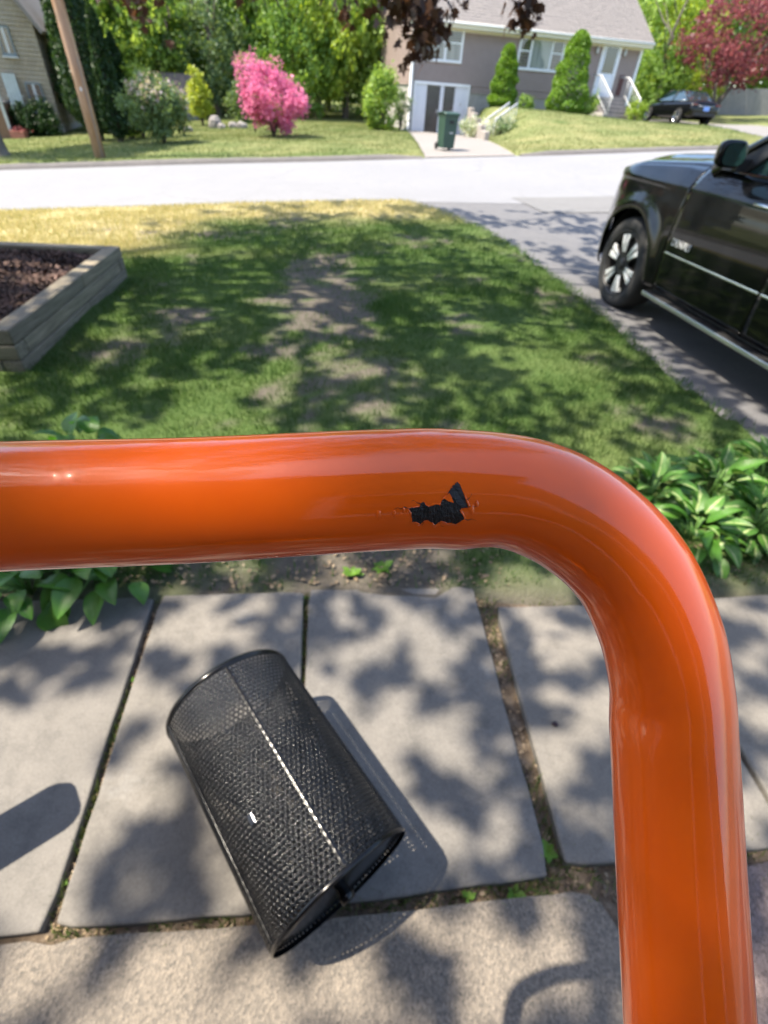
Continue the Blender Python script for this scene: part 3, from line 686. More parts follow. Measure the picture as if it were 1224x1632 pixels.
# loose crumbs and dead leaf litter along the joints and the soil strip
n = 800; X = r.uniform(-1.9, 1.9, n); Y = 1.235 + .105 * X + np.abs(r.normal(0, .2, n)) + .05
V, F = leaf_cloud(np.stack([X, Y, np.full(n, .004) + hgt(X, Y)], -1), .022, r, .6, 2.5)
q = np.concatenate([np.stack([gnd(*a).x + (gnd(*b).x - gnd(*a).x) * (tt := r.uniform(size=160)) + r.normal(0, w, 160), gnd(*a).y + (gnd(*b).y - gnd(*a).y) * tt + r.normal(0, w, 160)], -1) for a, b, w in JO[:6]])
V2, F2 = leaf_cloud(np.concatenate([q, np.full((len(q), 1), -.024)], 1), .014, r, .7, 2.0)
MAT_LITTER = leafmat('leaf_litter_brown', (.10, .07, .045), (.36, .27, .17), 0)
tag(link('leaf_litter', mesh_np('leaf_litter', np.concatenate([V, V2]), np.concatenate([F, F2 + len(V)])), MAT_LITTER), 'dry leaf crumbs scattered over the soil strip and stone joints', 'leaf litter', kind='stuff')
def weed(px, py, n, sz, label, z=-.02):
    c = gnd(px, py); t = thing('weed', label, 'weed', (c.x, c.y, z), 0, 'weeds in the path joints'); rr = random.Random(px)
    for k in range(n):
        a = rr.uniform(0, 6.28); l = sz * rr.uniform(.6, 1.2); up = rr.uniform(.3, 1.0)
        mb = MB(); w = l * .28; d = Vector((math.cos(a), math.sin(a), up)).normalized(); s = Vector((-math.sin(a), math.cos(a), 0))
        mb.add([(0, 0, 0), d * l * .5 + s * w, d * l - Vector((0, 0, l * .15)), d * l * .5 - s * w], [(0, 1, 2), (0, 2, 3)]); mb.build('leaf', MAT_WEED, t)
MAT_WEED = leafmat('weed_leaf', (.07, .17, .02), (.16, .30, .04), .3, nscale=20)
weed(748, 1428, 9, .022, 'bright green weed in the joint right of the basket shadow')
weed(822, 1420, 8, .028, 'thin upright green weed by the near corner of the middle flagstone')
weed(876, 1355, 14, .034, 'leafy weed clump at the end of the mossy joint')
weed(212, 1080, 7, .016, 'tiny weed in the joint left of the basket rim')
weed(92, 1400, 10, .024, 'green weed low in the leftmost joint')
weed(490, 948, 9, .022, 'green tuft at the lawn end of the joint behind the basket')
weed(560, 915, 16, .05, 'low green weed at the lawn edge behind the middle flagstone', .0)
weed(610, 905, 16, .05, 'second low green weed at the lawn edge under the orange bar', .0)

# ------------------------------------------------------------------ hostas
def hosta_leaf(name, ln, wd, mat, fold=.35, curl=.5):
    nu, nv = 8, 6; vs = []; uv = []
    for i in range(nu + 1):
        u = i / nu
        w = wd * .5 * (math.sin(math.pi * min(1, u ** .75)) ** .8) * (1 - .15 * u) if 0 < u < 1 else 0
        for j in range(nv + 1):
            v = j / nv * 2 - 1
            x = ln * u * (1 - .12 * curl * u); z = ln * (.28 * u - .55 * curl * u * u) + abs(v) * w * fold + .02 * ln * math.sin(v * 9) * (w / wd)
            vs.append((x, v * w, z)); uv.append((u, (v + 1) / 2))
    q = lambda i, j: i * (nv + 1) + j
    fs = [(q(i, j), q(i + 1, j), q(i + 1, j + 1), q(i, j + 1)) for i in range(nu) for j in range(nv)]
    me = bpy.data.meshes.new(name); me.from_pydata(vs, [], fs); me.update(); me.materials.append(mat)
    ul = me.uv_layers.new(name='uv')
    for lp in me.loops: ul.data[lp.index].uv = uv[lp.vertex_index]
    me.polygons.foreach_set('use_smooth', [True] * len(me.polygons)); return me
def hostamat(name, dark, light, pale, amount, trans=.25):
    m, nt, p = nodes(name); uvn = nt.nodes.new('ShaderNodeUVMap'); uvn.uv_map = 'uv'; sp = nt.nodes.new('ShaderNodeSeparateXYZ'); L(nt, uvn.outputs[0], sp.inputs[0])
    oi = nt.nodes.new('ShaderNodeObjectInfo'); n = noise_node(nt, 30, 3)
    a = nt.nodes.new('ShaderNodeMath'); a.operation = 'SUBTRACT'; a.inputs[1].default_value = .5; L(nt, sp.outputs[1], a.inputs[0])
    b = nt.nodes.new('ShaderNodeMath'); b.operation = 'ABSOLUTE'; L(nt, a.outputs[0], b.inputs[0])
    c = nt.nodes.new('ShaderNodeMath'); c.operation = 'MULTIPLY_ADD'; c.inputs[1].default_value = .22; L(nt, n.outputs['Fac'], c.inputs[0]); L(nt, b.outputs[0], c.inputs[2])
    base = ramp(nt, oi.outputs['Random'], [(0, dark), (1, light)])
    f = ramp(nt, c.outputs[0], [(amount, (1, 1, 1)), (amount + .09, (0, 0, 0))])
    f2 = nt.nodes.new('ShaderNodeMath'); f2.operation = 'MULTIPLY'; L(nt, f, f2.inputs[0]); f2.inputs[1].default_value = .85
    col = mix(nt, f2.outputs[0], base, pale)
    L(nt, col, p.inputs['Base Color']); p.inputs['Roughness'].default_value = .36
    w = nt.nodes.new('ShaderNodeTexWave'); w.inputs['Scale'].default_value = 3.2; w.bands_direction = 'Y'; L(nt, uvn.outputs[0], w.inputs['Vector']); bump(nt, p, w.outputs['Fac'], .35, .002)
    t = nt.nodes.new('ShaderNodeBsdfTranslucent'); L(nt, mix(nt, 1.0, col, (1.3, 1.5, .6), 'MULTIPLY'), t.inputs['Color'])
    ms = nt.nodes.new('ShaderNodeMixShader'); ms.inputs[0].default_value = trans; L(nt, p.outputs[0], ms.inputs[1]); L(nt, t.outputs[0], ms.inputs[2]); L(nt, ms.outputs[0], nt.nodes['Material Output'].inputs['Surface']); return m
HV = hostamat('hosta_variegated', (.06, .155, .024), (.11, .25, .04), (.46, .54, .24), .15)
HG = hostamat('hosta_green', (.05, .15, .02), (.09, .23, .03), (.10, .24, .03), .05)
LV = [hosta_leaf('hosta_leaf', .15, .07, HV, .35, .9), hosta_leaf('hosta_leaf', .13, .06, HV, .3, .5), hosta_leaf('hosta_leaf', .16, .05, HG, .45, .7)]
LG = [hosta_leaf('hosta_leaf', .135, .095, HG, .3, .8), hosta_leaf('hosta_leaf', .125, .10, HG, .2, 1.0), hosta_leaf('hosta_leaf', .145, .08, HG, .4, .6)]
MAT_STEM = M('hosta_stem', (.09, .20, .04), (.15, .28, .07), 20, .5)
stem_me = MB().tube([(0, 0, 0), (.02, 0, .5), (.08, 0, 1.0)], [.004, .0035, .003], 6)
def hosta(x, y, n, rad, ht, leaves, label, seed, group):
    t = thing('hosta', label, 'hosta', (x, y, hz(x, y) - .01), 0, group); rr = random.Random(seed)
    for k in range(n):
        a = 2 * math.pi * (k * .381966 + rr.uniform(-.05, .05)); f = (k + .5) / n; rr_ = rad * math.sqrt(f) * rr.uniform(.8, 1.1)
        z = ht * (1.0 - .62 * f) * rr.uniform(.8, 1.15); sc = rr.uniform(.75, 1.25)
        tip = Vector((math.cos(a) * rr_, math.sin(a) * rr_, z))
        l = link('leaf', rr.choice(leaves), None, t); l.location = tip; l.rotation_euler = (rr.uniform(-.5, .5), .75 * (1 - f) * -.9 + f * .65 + rr.uniform(-.3, .3), a + rr.uniform(-.4, .4)); l.scale = (sc, sc, sc)
    mb = MB()
    for k in range(min(n, 18)):
        a = rr.uniform(0, 6.28); f = rr.random(); e = Vector((math.cos(a), math.sin(a), 0)) * rad * f
        mb.tube([(0, 0, 0), e * .5 + Vector((0, 0, ht * .5)), e + Vector((0, 0, ht * (1 - .6 * f)))], [.004, .0035, .003], 5)
    mb.build('stalk', MAT_STEM, t, smooth=True)
HR = 'hostas beside the driveway end of the path'
for i, (px, py, n, rad, ht, lb) in enumerate([
    (1030, 800, 46, .18, .17, 'variegated hosta leftmost of the clump beside the orange bend'),
    (1130, 790, 54, .20, .19, 'full variegated hosta in the back middle of the right-hand clump'),
    (1215, 770, 46, .19, .19, 'variegated hosta at the right edge near the driveway'),
    (1100, 860, 44, .17, .15, 'hosta with pale drooping leaves at the front of the clump'),
    (1195, 850, 48, .18, .17, 'variegated hosta low at the right edge of the picture'),
    (1270, 840, 30, .18, .17, 'variegated hosta cut off by the right edge of the picture')]):
    c = gnd(px, py); hosta(c.x, c.y, n, rad, ht, LV, lb, 40 + i, HR)
for i, (px, py, n, rad, ht, lb) in enumerate([
    (50, 945, 30, .17, .19, 'broad-leaved green hosta at the left edge under the orange bar'),
    (175, 915, 30, .17, .18, 'broad-leaved green hosta hanging over the leftmost joint'),
    (140, 752, 18, .13, .25, 'green hosta whose leaf tips peek above the orange bar at left'),
    (-60, 930, 24, .18, .17, 'broad-leaved green hosta mostly left of the picture')]):
    c = gnd(px, py); hosta(c.x, c.y, n, rad, ht, LG, lb, 60 + i, 'green hostas left of the path')

# ------------------------------------------------------------------ raised timber bed with bark mulch
m, nt, p = nodes('weathered_timber')
n1 = noise_node(nt, 3, 6, .65, stretch=(1.2, 14, 14)); n2 = noise_node(nt, 1.3, 4, .6); oi = nt.nodes.new('ShaderNodeObjectInfo')
c = ramp(nt, n1.outputs['Fac'], [(.28, (.10, .085, .062)), (.5, (.20, .172, .125)), (.75, (.30, .26, .195))])
c = mix(nt, ramp(nt, n2.outputs['Fac'], [(.45, (0, 0, 0)), (.8, (.5, .5, .5))]), c, (.13, .14, .085))
L(nt, mix(nt, 1.0, c, ramp(nt, oi.outputs['Random'], [(0, (.8, .8, .8)), (1, (1.15, 1.12, 1.05))]), 'MULTIPLY'), p.inputs['Base Color']); p.inputs['Roughness'].default_value = .85; bump(nt, p, n1.outputs['Fac'], .6, .006)
MAT_TIMBER = m
bA, bB = Vector((-2.70, 5.05, 0)), Vector((-2.40, 2.90, 0)); bu = (bA - bB).normalized(); bn = Vector((-bu.y, bu.x, 0)); blen = (bA - bB).length
bed = thing('raised_bed', 'weathered timber raised garden bed filled with dark bark mulch', 'raised bed', (bB.x, bB.y, hz(bB.x, bB.y)), math.atan2(bu.y, bu.x))
# local x runs back along the right-hand wall, +y points left into the bed
TW, TH = .125, .100
for k in range(3):
    z = TH * (k + .5) - .03
    def tim(x0, x1, y0, y1):
        mb = MB(); mb.box((0, 0, 0), (max(x1 - x0, y1 - y0), TW - .004 + .006 * random.random(), TH - .006)); o = mb.build('timber', MAT_TIMBER, bed, bevel=.009)
        o.location = ((x0 + x1) / 2, (y0 + y1) / 2, z); o.rotation_euler = (random.uniform(-.01, .01), 0, (0 if x1 - x0 > y1 - y0 else math.pi / 2) + random.uniform(-.004, .004))
    if k % 2 == 0:
        tim(0, blen * .55, 0, TW); tim(blen * .55 + .006, blen, 0, TW); tim(0, TW, TW + .006, 4.2); tim(blen - TW, blen, TW + .006, 4.2)
    else:
        tim(TW + .006, blen - TW - .006, 0, TW); tim(0, TW, 0, 4.2); tim(blen - TW, blen, 0, 4.2)
MAT_MULCH = leafmat('bark_mulch', (.028, .018, .014), (.17, .105, .085), 0, nscale=6, rough=.8)
MB().grid(lambda u, v: (.1 + (blen - .2) * u, .1 + 4.1 * v, .165 + .05 * vnoise(u * 12, v * 18, 4).item()), 40, 60).build('mulch_bed', M('mulch_soil', (.02, .013, .010), (.05, .033, .026), 40, .95, bs=.8), bed, smooth=True)
n = 15000; u = r.uniform(.12, blen - .12, n); v = r.uniform(.12, 4.1, n)
V, F = leaf_cloud(np.stack([u, v, .182 + .05 * vnoise(u / (blen - .2) * 12, v / 4.1 * 18, 4) + r.uniform(0, .03, n)], -1), .055, r, .38, 1.2)
tag(link('mulch_chips', mesh_np('mulch_chips', V, F), MAT_MULCH, bed), kind='stuff')

# ------------------------------------------------------------------ made-up bench out of view at left, added to throw the round-ended shadow
bx = Vector((-1.005, .432, 0)); ba = R_(221)
bench = thing('shadow_bench', 'made-up narrow board bench out of view, added to cast a shadow on the flagstone', 'bench', (bx.x, bx.y, 0), ba)
MAT_BENCH = M('bench_wood', (.2, .13, .08), (.3, .2, .12), 6, .6, stretch=(1, 10, 10))
poly = [(0.0, -.028), (.008, -.048), (.028, -.062), (.05, -.067), (1.1, -.067), (1.1, .067), (.05, .067), (.028, .062), (.008, .048), (0.0, .028)]
MB().prism(poly, .41, .44).build('seat_board', MAT_BENCH, bench, bevel=.004)
for x in (.35, .95):
    for y in (-.045, .045): MB().box((x, y, .203), (.04, .035, .406)).build('leg', MAT_BENCH, bench, bevel=.003)
    MB().box((x, 0, .2), (.03, .05, .03)).build('stretcher', MAT_BENCH, bench)

# ------------------------------------------------------------------ unseen house wall added behind the camera to fill the orange tube's reflections
MAT_BROWNSH = M('brown_shingles', (.15, .12, .095), (.20, .16, .13), 5, .85, bs=.4, bscale=20)
hb = thing('reflection_house', 'unseen tan shingled house wall, added to fill the reflections in the orange tube', 'house', (0, -1.85, 0), R_(6))
def _lap(mb, x0, x1, z0, z1, st_):
    z = z0
    while z < z1: mb.add([(x0, .02, z), (x1, .02, z), (x1, 0, z + st_), (x0, 0, z + st_)], [(3, 2, 1, 0)]); z += st_
    return mb
_lap(MB(), -9, 1.9, .3, 5.0, .15).build('shingle_siding', MAT_BROWNSH, hb)
MB().bb(-9, 1.9, -6, -.03, -.3, 5.0).build('wall_core', MAT_BROWNSH, hb)
MB().bb(-9.4, 2.3, -6, .55, 5.0, 5.2).build('eave', MAT_BROWNSH, hb)
for x in (-3.2, .7):
    w = MB(); w.bb(x - .55, x + .55, .022, .06, 1.2, 1.3); w.bb(x - .55, x + .55, .022, .06, 2.5, 2.6); w.bb(x - .55, x - .45, .022, .06, 1.3, 2.5); w.bb(x + .45, x + .55, .022, .06, 1.3, 2.5)
    wo = w.build('window', M('house_white_paint', (.7, .7, .68), None), hb); MB().bb(x - .45, x + .45, .023, .03, 1.3, 2.5).build('pane', M('house_pane', (.02, .024, .026), None, rough=.03), wo)

bq = gnd(884, 1155); bm = bmesh.new(); bmesh.ops.create_icosphere(bm, subdivisions=2, radius=.009)  # small dark blob standing for a spot of droppings on the flagstone
for v in bm.verts: v.co = Vector((v.co.x * 1.2, v.co.y, v.co.z * .7)) * random.uniform(.85, 1.15)
me = bpy.data.meshes.new('stone_dropping'); bm.to_mesh(me); bm.free(); o = link('stone_dropping', me, M('dark_dropping', (.02, .006, .01), None, rough=.4)); o.location = (bq.x, bq.y, .006); tag(o, 'tiny dark dropping lying on the flagstone right of the mossy joint', 'dropping')

# ------------------------------------------------------------------ the big dark-leaved tree that shades the lawn
MAT_BARK = M('bark', (.05, .042, .036), (.13, .11, .09), 9, .95, bs=.9, bscale=14, bdist=.03, stretch=(1, 1, .25))
MAT_COPPER = leafmat('copper_leaf', (.022, .012, .010), (.065, .030, .020), .30, (.16, .06, .035), nscale=1.5)
tr = np.random.default_rng(5)
TB = Vector((-8.3, 3.6, hz(-8.3, 3.6)))
shade = thing('copper_leaved_tree', 'large tree with dark purple-brown leaves hanging into the top of the picture', 'tree', TB)
limbs = MB(); limbs.tube(spline([(0, 0, -.1), (.05, .1, 1.5), (.2, .1, 3.2), (.3, .3, 5.0), (.5, .4, 7.5), (.7, .5, 10)], 5), [.42 - .011 * i for i in range(26)], 14)
limbs.build('trunk', MAT_BARK, shade, smooth=True)
# clump centres over the part of the sky that shades lawn, path and driveway
# openings in the crown, given by the patch of ground that the sun reaches through them (x, y, half sizes, turn)
OPEN = [(545, 1290, 135, 190, -.4), (10, 1330, 190, 160, -.4), (120, 1150, 120, 45, -.5), (60, 1215, 70, 40, -.5), (40, 1430, 80, 40, 0), (90, 1010, 75, 22, 0), (320, 1015, 70, 30, -.2), (225, 1235, 38, 70, .3), (260, 1130, 40, 40, 0), (180, 1330, 40, 50, .3), (380, 1420, 50, 30, 0),
        (545, 965, 25, 14, 0), (660, 995, 42, 22, .1), (560, 1055, 36, 24, 0), (625, 1025, 26, 20, 0), (530, 1110, 45, 35, 0), (640, 1130, 28, 34, 0), (592, 1170, 30, 28, 0), (712, 1195, 36, 58, -.2), (760, 1130, 24, 20, 0), (655, 1270, 32, 28, 0), (720, 1350, 42, 60, -.3), (650, 1200, 20, 24, 0), (745, 1030, 18, 26, 0), (700, 935, 25, 14, 0),
        (850, 1000, 22, 38, -.3), (920, 1040, 30, 42, -.3), (840, 935, 70, 24, 0), (980, 1000, 20, 30, 0), (1200, 1050, 34, 30, 0), (1205, 1130, 18, 26, 0), (1210, 1300, 24, 30, 0),
        (750, 1480, 85, 48, -.1), (765, 1590, 75, 45, 0), (560, 1600, 90, 50, 0), (420, 1600, 50, 40, 0), (610, 1480, 50, 24, 0), (60, 1560, 70, 40, 0), (260, 1600, 45, 40, 0), (330, 1510, 60, 18, 0), (920, 1560, 30, 40, 0), (180, 1540, 30, 20, 0), (700, 1660, 120, 30, 0), (200, 1680, 150, 30, 0),
        (140, 700, 90, 22, 0), (330, 665, 40, 14, 0), (600, 655, 45, 16, 0), (760, 520, 30, 9, 0), (920, 540, 28, 8, 0), (700, 480, 24, 8, 0), (1150, 870, 50, 36, 0), (1060, 850, 22, 16, 0), (375, 900, 50, 20, 0)]
def sunlit(G):
    """True where the crown leaves the sun through, G: ground points (n, 2)"""
    gx, gy = G[:, 0], G[:, 1]
    v = np.stack([gx, gy, np.full(len(G), -CAM_H)], -1) @ CR; px = CX + FOC * v[:, 0] / np.maximum(v[:, 2], .05); py = CY + FOC * v[:, 1] / np.maximum(v[:, 2], .05)
    o = np.zeros(len(G), bool); wob = (fbm(gx * 7, gy * 7, 51) - .5) * .9
    for cx, cy, a, b, t in OPEN:
        c_, s_ = math.cos(t), math.sin(t); u = ((px - cx) * c_ + (py - cy) * s_) / a; w = (-(px - cx) * s_ + (py - cy) * c_) / b
        o |= (u * u + w * w + wob < 1.08) & (v[:, 2] > .1)
    d = path_d(gx, gy)
    small = fbm(gx * 6.5 + 9, gy * 6.5, 61, 3)
    o |= (d < .3) & (small > .645)
    rt_ = .035 * sstep(-.4, .6, gx) * sstep(6.0, 4.5, gy)
    o |= (d >= .3) & (fbm(gx * 6.5 + 1, gy * 4.2, 67, 3) > .600 + rt_ - .03 * sstep(5.0, 8.5, gy))
    o |= (d >= .3) & (fbm(gx * 2.0 + 5, gy * 1.35 + 2, 63, 3) > .635 + 1.5 * rt_ - .08 * sstep(5.0, 8.5, gy))
    o |= (gx < -2.4) & (gy > 2.4) & (gy < 5) & (fbm(gx * 2.2, gy * 2.2, 64, 2) > .58)
    return o
n_l = 84000
# clumped leaf positions: ground target + height along the sun ray
cg = np.stack([tr.uniform(-8, 6.5, 2200), tr.uniform(-3.5, 11.2, 2200), tr.uniform(4.8, 8.0, 2200)], -1)
k = tr.integers(0, 2200, n_l); Q = cg[k] + tr.normal(size=(n_l, 3)) * np.array([.3, .3, .3])
edge = fbm(Q[:, 0] * .8 + 3, Q[:, 1] * .8, 71) - .5
s_, t_ = st(Q[:, 0], Q[:, 1])
keep = (t_ < T_NEAR - .55 + edge * 1.6) & ~((Q[:, 0] < -3.2 + edge * 2.5) & (Q[:, 1] > 5.5 + edge)) & (((Q[:, 0] - .4) / 5.2) ** 2 + ((Q[:, 1] - 4.2) / 7.6) ** 2 + edge < 1.1)
keep &= ~sunlit(Q[:, :2])
keep &= ~((Q[:, 0] > .42) & (Q[:, 0] < 1.15) & (Q[:, 1] > -.5) & (Q[:, 1] < .33) & (tr.uniform(size=n_l) < np.where(Q[:, 0] < .76, .465, .225)))
Q = Q[keep]; P_ = Q.copy(); P_[:, 0] += SDIR.x / SDIR.z * Q[:, 2]; P_[:, 1] += SDIR.y / SDIR.z * Q[:, 2]
ok = ~((P_[:, 0] > -1.3) & (P_[:, 1] < 1.6 + .5 * P_[:, 0])); P_ = P_[ok]
C = P_[tr.permutation(len(P_))[:400]]
V, F = star_cloud(P_, .15, tr)
V = V - np.array(TB)
tag(link('crown', mesh_np('crown', V, F), MAT_COPPER, shade), kind='stuff')
# limbs reaching into the clumps
order = C[C[:, 1] > 4.0][:14]
for q in order:
    e = Vector(q) - TB; b0 = Vector((.3, .2, 3.2 + 4.5 * random.random())); mid = b0.lerp(e, .5) + Vector((0, 0, .8))
    MB().tube(spline([b0, mid, e], 5), [.09, .08, .07, .06, .05, .042, .035, .028, .022, .016, .01], 7).build('branch', MAT_BARK, shade, smooth=True)
# hanging sprays seen against the house and the wood
MAT_COPPER2 = leafmat('copper_leaf_near', (.022, .012, .009), (.075, .036, .020), .22, (.20, .085, .035), nscale=9)
def spray(pts, Y, n, spread, size, seed):
    rg = np.random.default_rng(seed); P = [at(x, y, Y) for x, y in pts]; tw = spline(P, 6)
    mb = MB(); mb.tube(tw, [.008 * (1 - i / len(tw)) + .002 for i in range(len(tw))], 6)
    br = mb.build('twig', MAT_BARK, shade, smooth=True, world=True)
    c = np.array([tuple(tw[int(k)]) for k in rg.uniform(0, len(tw) - .01, n)]) + rg.normal(size=(n, 3)) * np.array([spread, spread, spread * .8])
    V, F = star_cloud(c, size, rg, .2, 1.0)
    tag(link('leaf_spray', mesh_np('leaf_spray', V, F), MAT_COPPER2, shade, True), 'bunch of dark purple leaves hanging from a twig', kind='stuff')
spray([(600, -260), (630, -80), (650, 0), (668, 40)], 4.6, 330, .115, .085, 1)
spray([(690, -120), (695, 0), (676, 60), (678, 100)], 4.6, 75, .05, .075, 2)
spray([(650, -100), (668, 20), (690, 50)], 4.4, 120, .075, .08, 7)
spray([(700, -160), (722, -20), (735, 8)], 4.7, 26, .05, .07, 3)
spray([(845, -200), (842, -40), (838, 42)], 4.5, 120, .055, .075, 4)
spray([(552, -200), (550, -20), (552, 36)], 4.8, 40, .035, .07, 5)
spray([(120, -160), (200, -30), (235, 10)], 6.5, 90, .12, .1, 6)
spray([(380, -200), (400, -90), (420, -30)], 5.5, 80, .1, .09, 8)

# ------------------------------------------------------------------ background vegetation
GREENS = {
    'light': leafmat('leaf_light', (.15, .26, .05), (.33, .46, .12), .42),
    'mid': leafmat('leaf_mid', (.08, .17, .034), (.23, .365, .085), .4),
    'dark': leafmat('leaf_dark', (.014, .038, .014), (.042, .088, .028), .25),
    'lime': leafmat('leaf_lime', (.16, .26, .03), (.34, .44, .07), .4),
    'blue': leafmat('leaf_grey_green', (.07, .13, .055), (.19, .27, .125), .35),
    'red': leafmat('leaf_red', (.075, .024, .026), (.26, .075, .085), .4, (.34, .09, .10), nscale=.6),
    'conifer': leafmat('leaf_conifer', (.075, .17, .014), (.20, .34, .035), .25),
    'pink': leafmat('azalea_pink', (.60, .11, .27), (.80, .27, .45), .35, (.80, .26, .46), nscale=1.5),
    'yellow': leafmat('leaf_yellow', (.26, .34, .04), (.42, .48, .08), .4),
    'lilac': leafmat('lilac_bloom', (.36, .30, .32), (.60, .52, .54), .3),
}
MAT_BARK2 = M('grey_bark', (.09, .075, .062), (.19, .165, .14), 6, .95, bs=.8, bscale=12, bdist=.03, stretch=(1, 1, .3))
CROWN = {}
def crown_mesh(v, col, n=6500):
    key = (v, col)
    if key in CROWN: return CROWN[key]
    rg = np.random.default_rng(100 + v)
    C = clumps_in(rg, 190, (1, 1, 1), .45, .3, v); C[:, 2] = np.where(C[:, 2] < 0, C[:, 2] * .9, C[:, 2])
    P = around(rg, C, n // 190, .085); V, F = leaf_cloud(P, .085, rg, .62, .4)
    CROWN[key] = mesh_np('crown', V, F); CROWN[key].materials.append(GREENS[col]); return CROWN[key]
TRUNK = {}
def trunk_mesh(v):
    if v in TRUNK: return TRUNK[v]
    rr = random.Random(v); mb = MB(); b = rr.uniform(-.05, .05)
    mb.tube(spline([(0, 0, -.05), (b, .02, .3), (-b, b, .6), (b * 2, 0, 1.0)], 4), [.035, .028, .025, .024, .023, .022, .021, .02, .018, .016, .013, .01, .006], 9)
    for k in range(6):
        a = rr.uniform(0, 6.28); z = rr.uniform(.25, .75); l = rr.uniform(.2, .4)
        mb.tube([(0, 0, z), (math.cos(a) * l * .5, math.sin(a) * l * .5, z + .12), (math.cos(a) * l, math.sin(a) * l, z + .28)], [.012, .008, .003], 6)
    me = bpy.data.meshes.new('trunk'); me.from_pydata(mb.v, [], mb.f); me.update(); me.materials.append(MAT_BARK2); TRUNK[v] = me; return me
def tree(px, Y, H_, rx, zc, rz, v, col, label, group, x=None, name='broadleaf_tree'):
    X = at(px, 150, Y).x if x is None else x; z = hz(X, Y)
    t = thing(name, label, 'tree', (X, Y, z), (px * 37 % 628) / 100.0, group)
    k = link('trunk', trunk_mesh(v), None, t); k.scale = (H_ * .8, H_ * .8, H_ * .95)
    c = link('crown', crown_mesh(v, col), None, t); c.location = (0, 0, zc); c.scale = (rx, rx, rz)
    return t
G1 = 'trees at the edge of the wood across the road'
tree(215, 37, 9, 3.0, 4.2, 4.0, 1, 'mid', 'mid green tree at the wood edge behind the cypress columns', G1)
tree(255, 36, 8, 2.4, 3.6, 3.2, 2, 'light', 'bright green tree right of the dark cypress columns', G1)
tree(300, 39, 10, 2.8, 4.6, 4.2, 3, 'mid', 'mid green tree above the small shed roof', G1)
tree(345, 36.5, 8, 1.9, 2.6, 2.5, 4, 'blue', 'grey-green bushy tree left behind the pink azalea', G1)
tree(370, 41, 10, 2.7, 4.5, 4.3, 1, 'light', 'bright green tree rising behind the pink azalea', G1)
tree(425, 40, 10, 2.6, 4.4, 4.4, 2, 'mid', 'deep green tree directly behind the pink azalea', G1)
tree(470, 37, 8, 2.0, 2.9, 2.8, 3, 'mid', 'mid green bushy tree right of the pink azalea', G1)
tree(505, 38, 9, 2.3, 3.6, 3.4, 4, 'lime', 'yellow-green tree right of the pink azalea', G1)
tree(550, 39, 10, 2.5, 4.2, 4.0, 1, 'light', 'light green tree between pink azalea and grey house', G1)
tree(585, 41, 10, 2.6, 4.6, 4.3, 2, 'mid', 'mid green tree next to the left end of the grey house', G1)
tree(520, 43, 11, 2.8, 6.4, 4.6, 3, 'light', 'tall light green tree top behind the wood edge', G1)
tree(440, 46, 12, 3.2, 6.2, 5.2, 4, 'mid', 'tall mid green tree deep behind the pink azalea', G1)
tree(330, 45, 12, 3.2, 6.0, 5.0, 2, 'dark', 'tall dark green tree deep behind the shed', G1)
tree(620, 47, 12, 3.2, 6.0, 5.2, 1, 'light', 'tall light green tree rising behind the grey house corner', G1)
tree(250, 46, 12, 3.2, 6.0, 5.2, 3, 'mid', 'tall mid green tree deep behind the cypress columns', G1)
tree(115, 36, 11, 2.8, 4.6, 4.6, 4, 'mid', 'mid green tree between shingled house and utility pole', G1)
tree(70, 44, 12, 3.4, 5.5, 5.5, 2, 'light', 'light green tree behind the shingled house', G1)
tree(160, 42, 12, 3.0, 5.6, 5.4, 1, 'light', 'light green tree behind the utility pole top', G1)
G2 = 'trees right of the grey house'
tree(1025, 45, 9, 2.4, 4.3, 3.8, 3, 'light', 'light green tree beside the right end of the grey house', G2)
tree(1062, 43, 8, 2.2, 3.4, 2.9, 1, 'lime', 'yellow-green tree above the roof of the parked sedan', G2)
tree(1045, 41, 6, 1.7, 1.9, 1.9, 4, 'mid', 'mid green bush behind the hood of the parked sedan', G2)
tree(1095, 46, 9, 2.4, 4.6, 3.6, 2, 'mid', 'mid green tree between yellow-green tree and red maple', G2)
tree(1075, 49, 12, 3.0, 6.6, 4.6, 4, 'light', 'tall light green tree right of the grey house roof', G2)
tree(1000, 52, 12, 3.2, 6.6, 5.0, 2, 'light', 'tall light green tree behind the grey house roof edge', G2)
tree(1150, 54, 13, 3.6, 7.0, 5.2, 1, 'mid', 'tall mid green tree behind the red maple', G2)
tree(1230, 54, 13, 3.6, 6.6, 5.4, 3, 'light', 'tall light green tree at the right edge behind the board fence', G2)
tree(1110, 40.5, 4, 1.25, 1.25, 1.0, 2, 'lime', 'low lime green shrub left of the red maple trunk', G2)
# red maple with a leaning forked trunk
X = at(1142, 150, 38).x; rm = thing('red_maple_tree', 'red-leaved maple with low dark forked trunk near the sedan', 'tree', (X, 38, hz(X, 38)))
mb = MB(); mb.tube(spline([(0, 0, -.1), (.15, 0, .6), (.55, .1, 1.3), (1.2, .2, 2.4), (1.9, .2, 3.6)], 4), [.17 - .007 * i for i in range(17)], 10)
mb.tube(spline([(.12, 0, .5), (-.1, 0, 1.2), (-.3, .1, 2.0), (-.5, .2, 3.0)], 4), [.11 - .006 * i for i in range(13)], 8)
mb.build('trunk', MAT_BARK, rm, smooth=True)
rg = np.random.default_rng(77); Cc = clumps_in(rg, 150, (3.1, 2.6, 2.0), .4, .4, 9) + np.array([1.1, 0, 3.6]); Cc = Cc[Cc[:, 2] > 1.1 + .35 * np.abs(Cc[:, 0] - 2.4) * 0]
V, F = leaf_cloud(around(rg, Cc, 42, .26), .2, rg, .6, .5); link('crown', mesh_np('crown', V, F), GREENS['red'], rm)
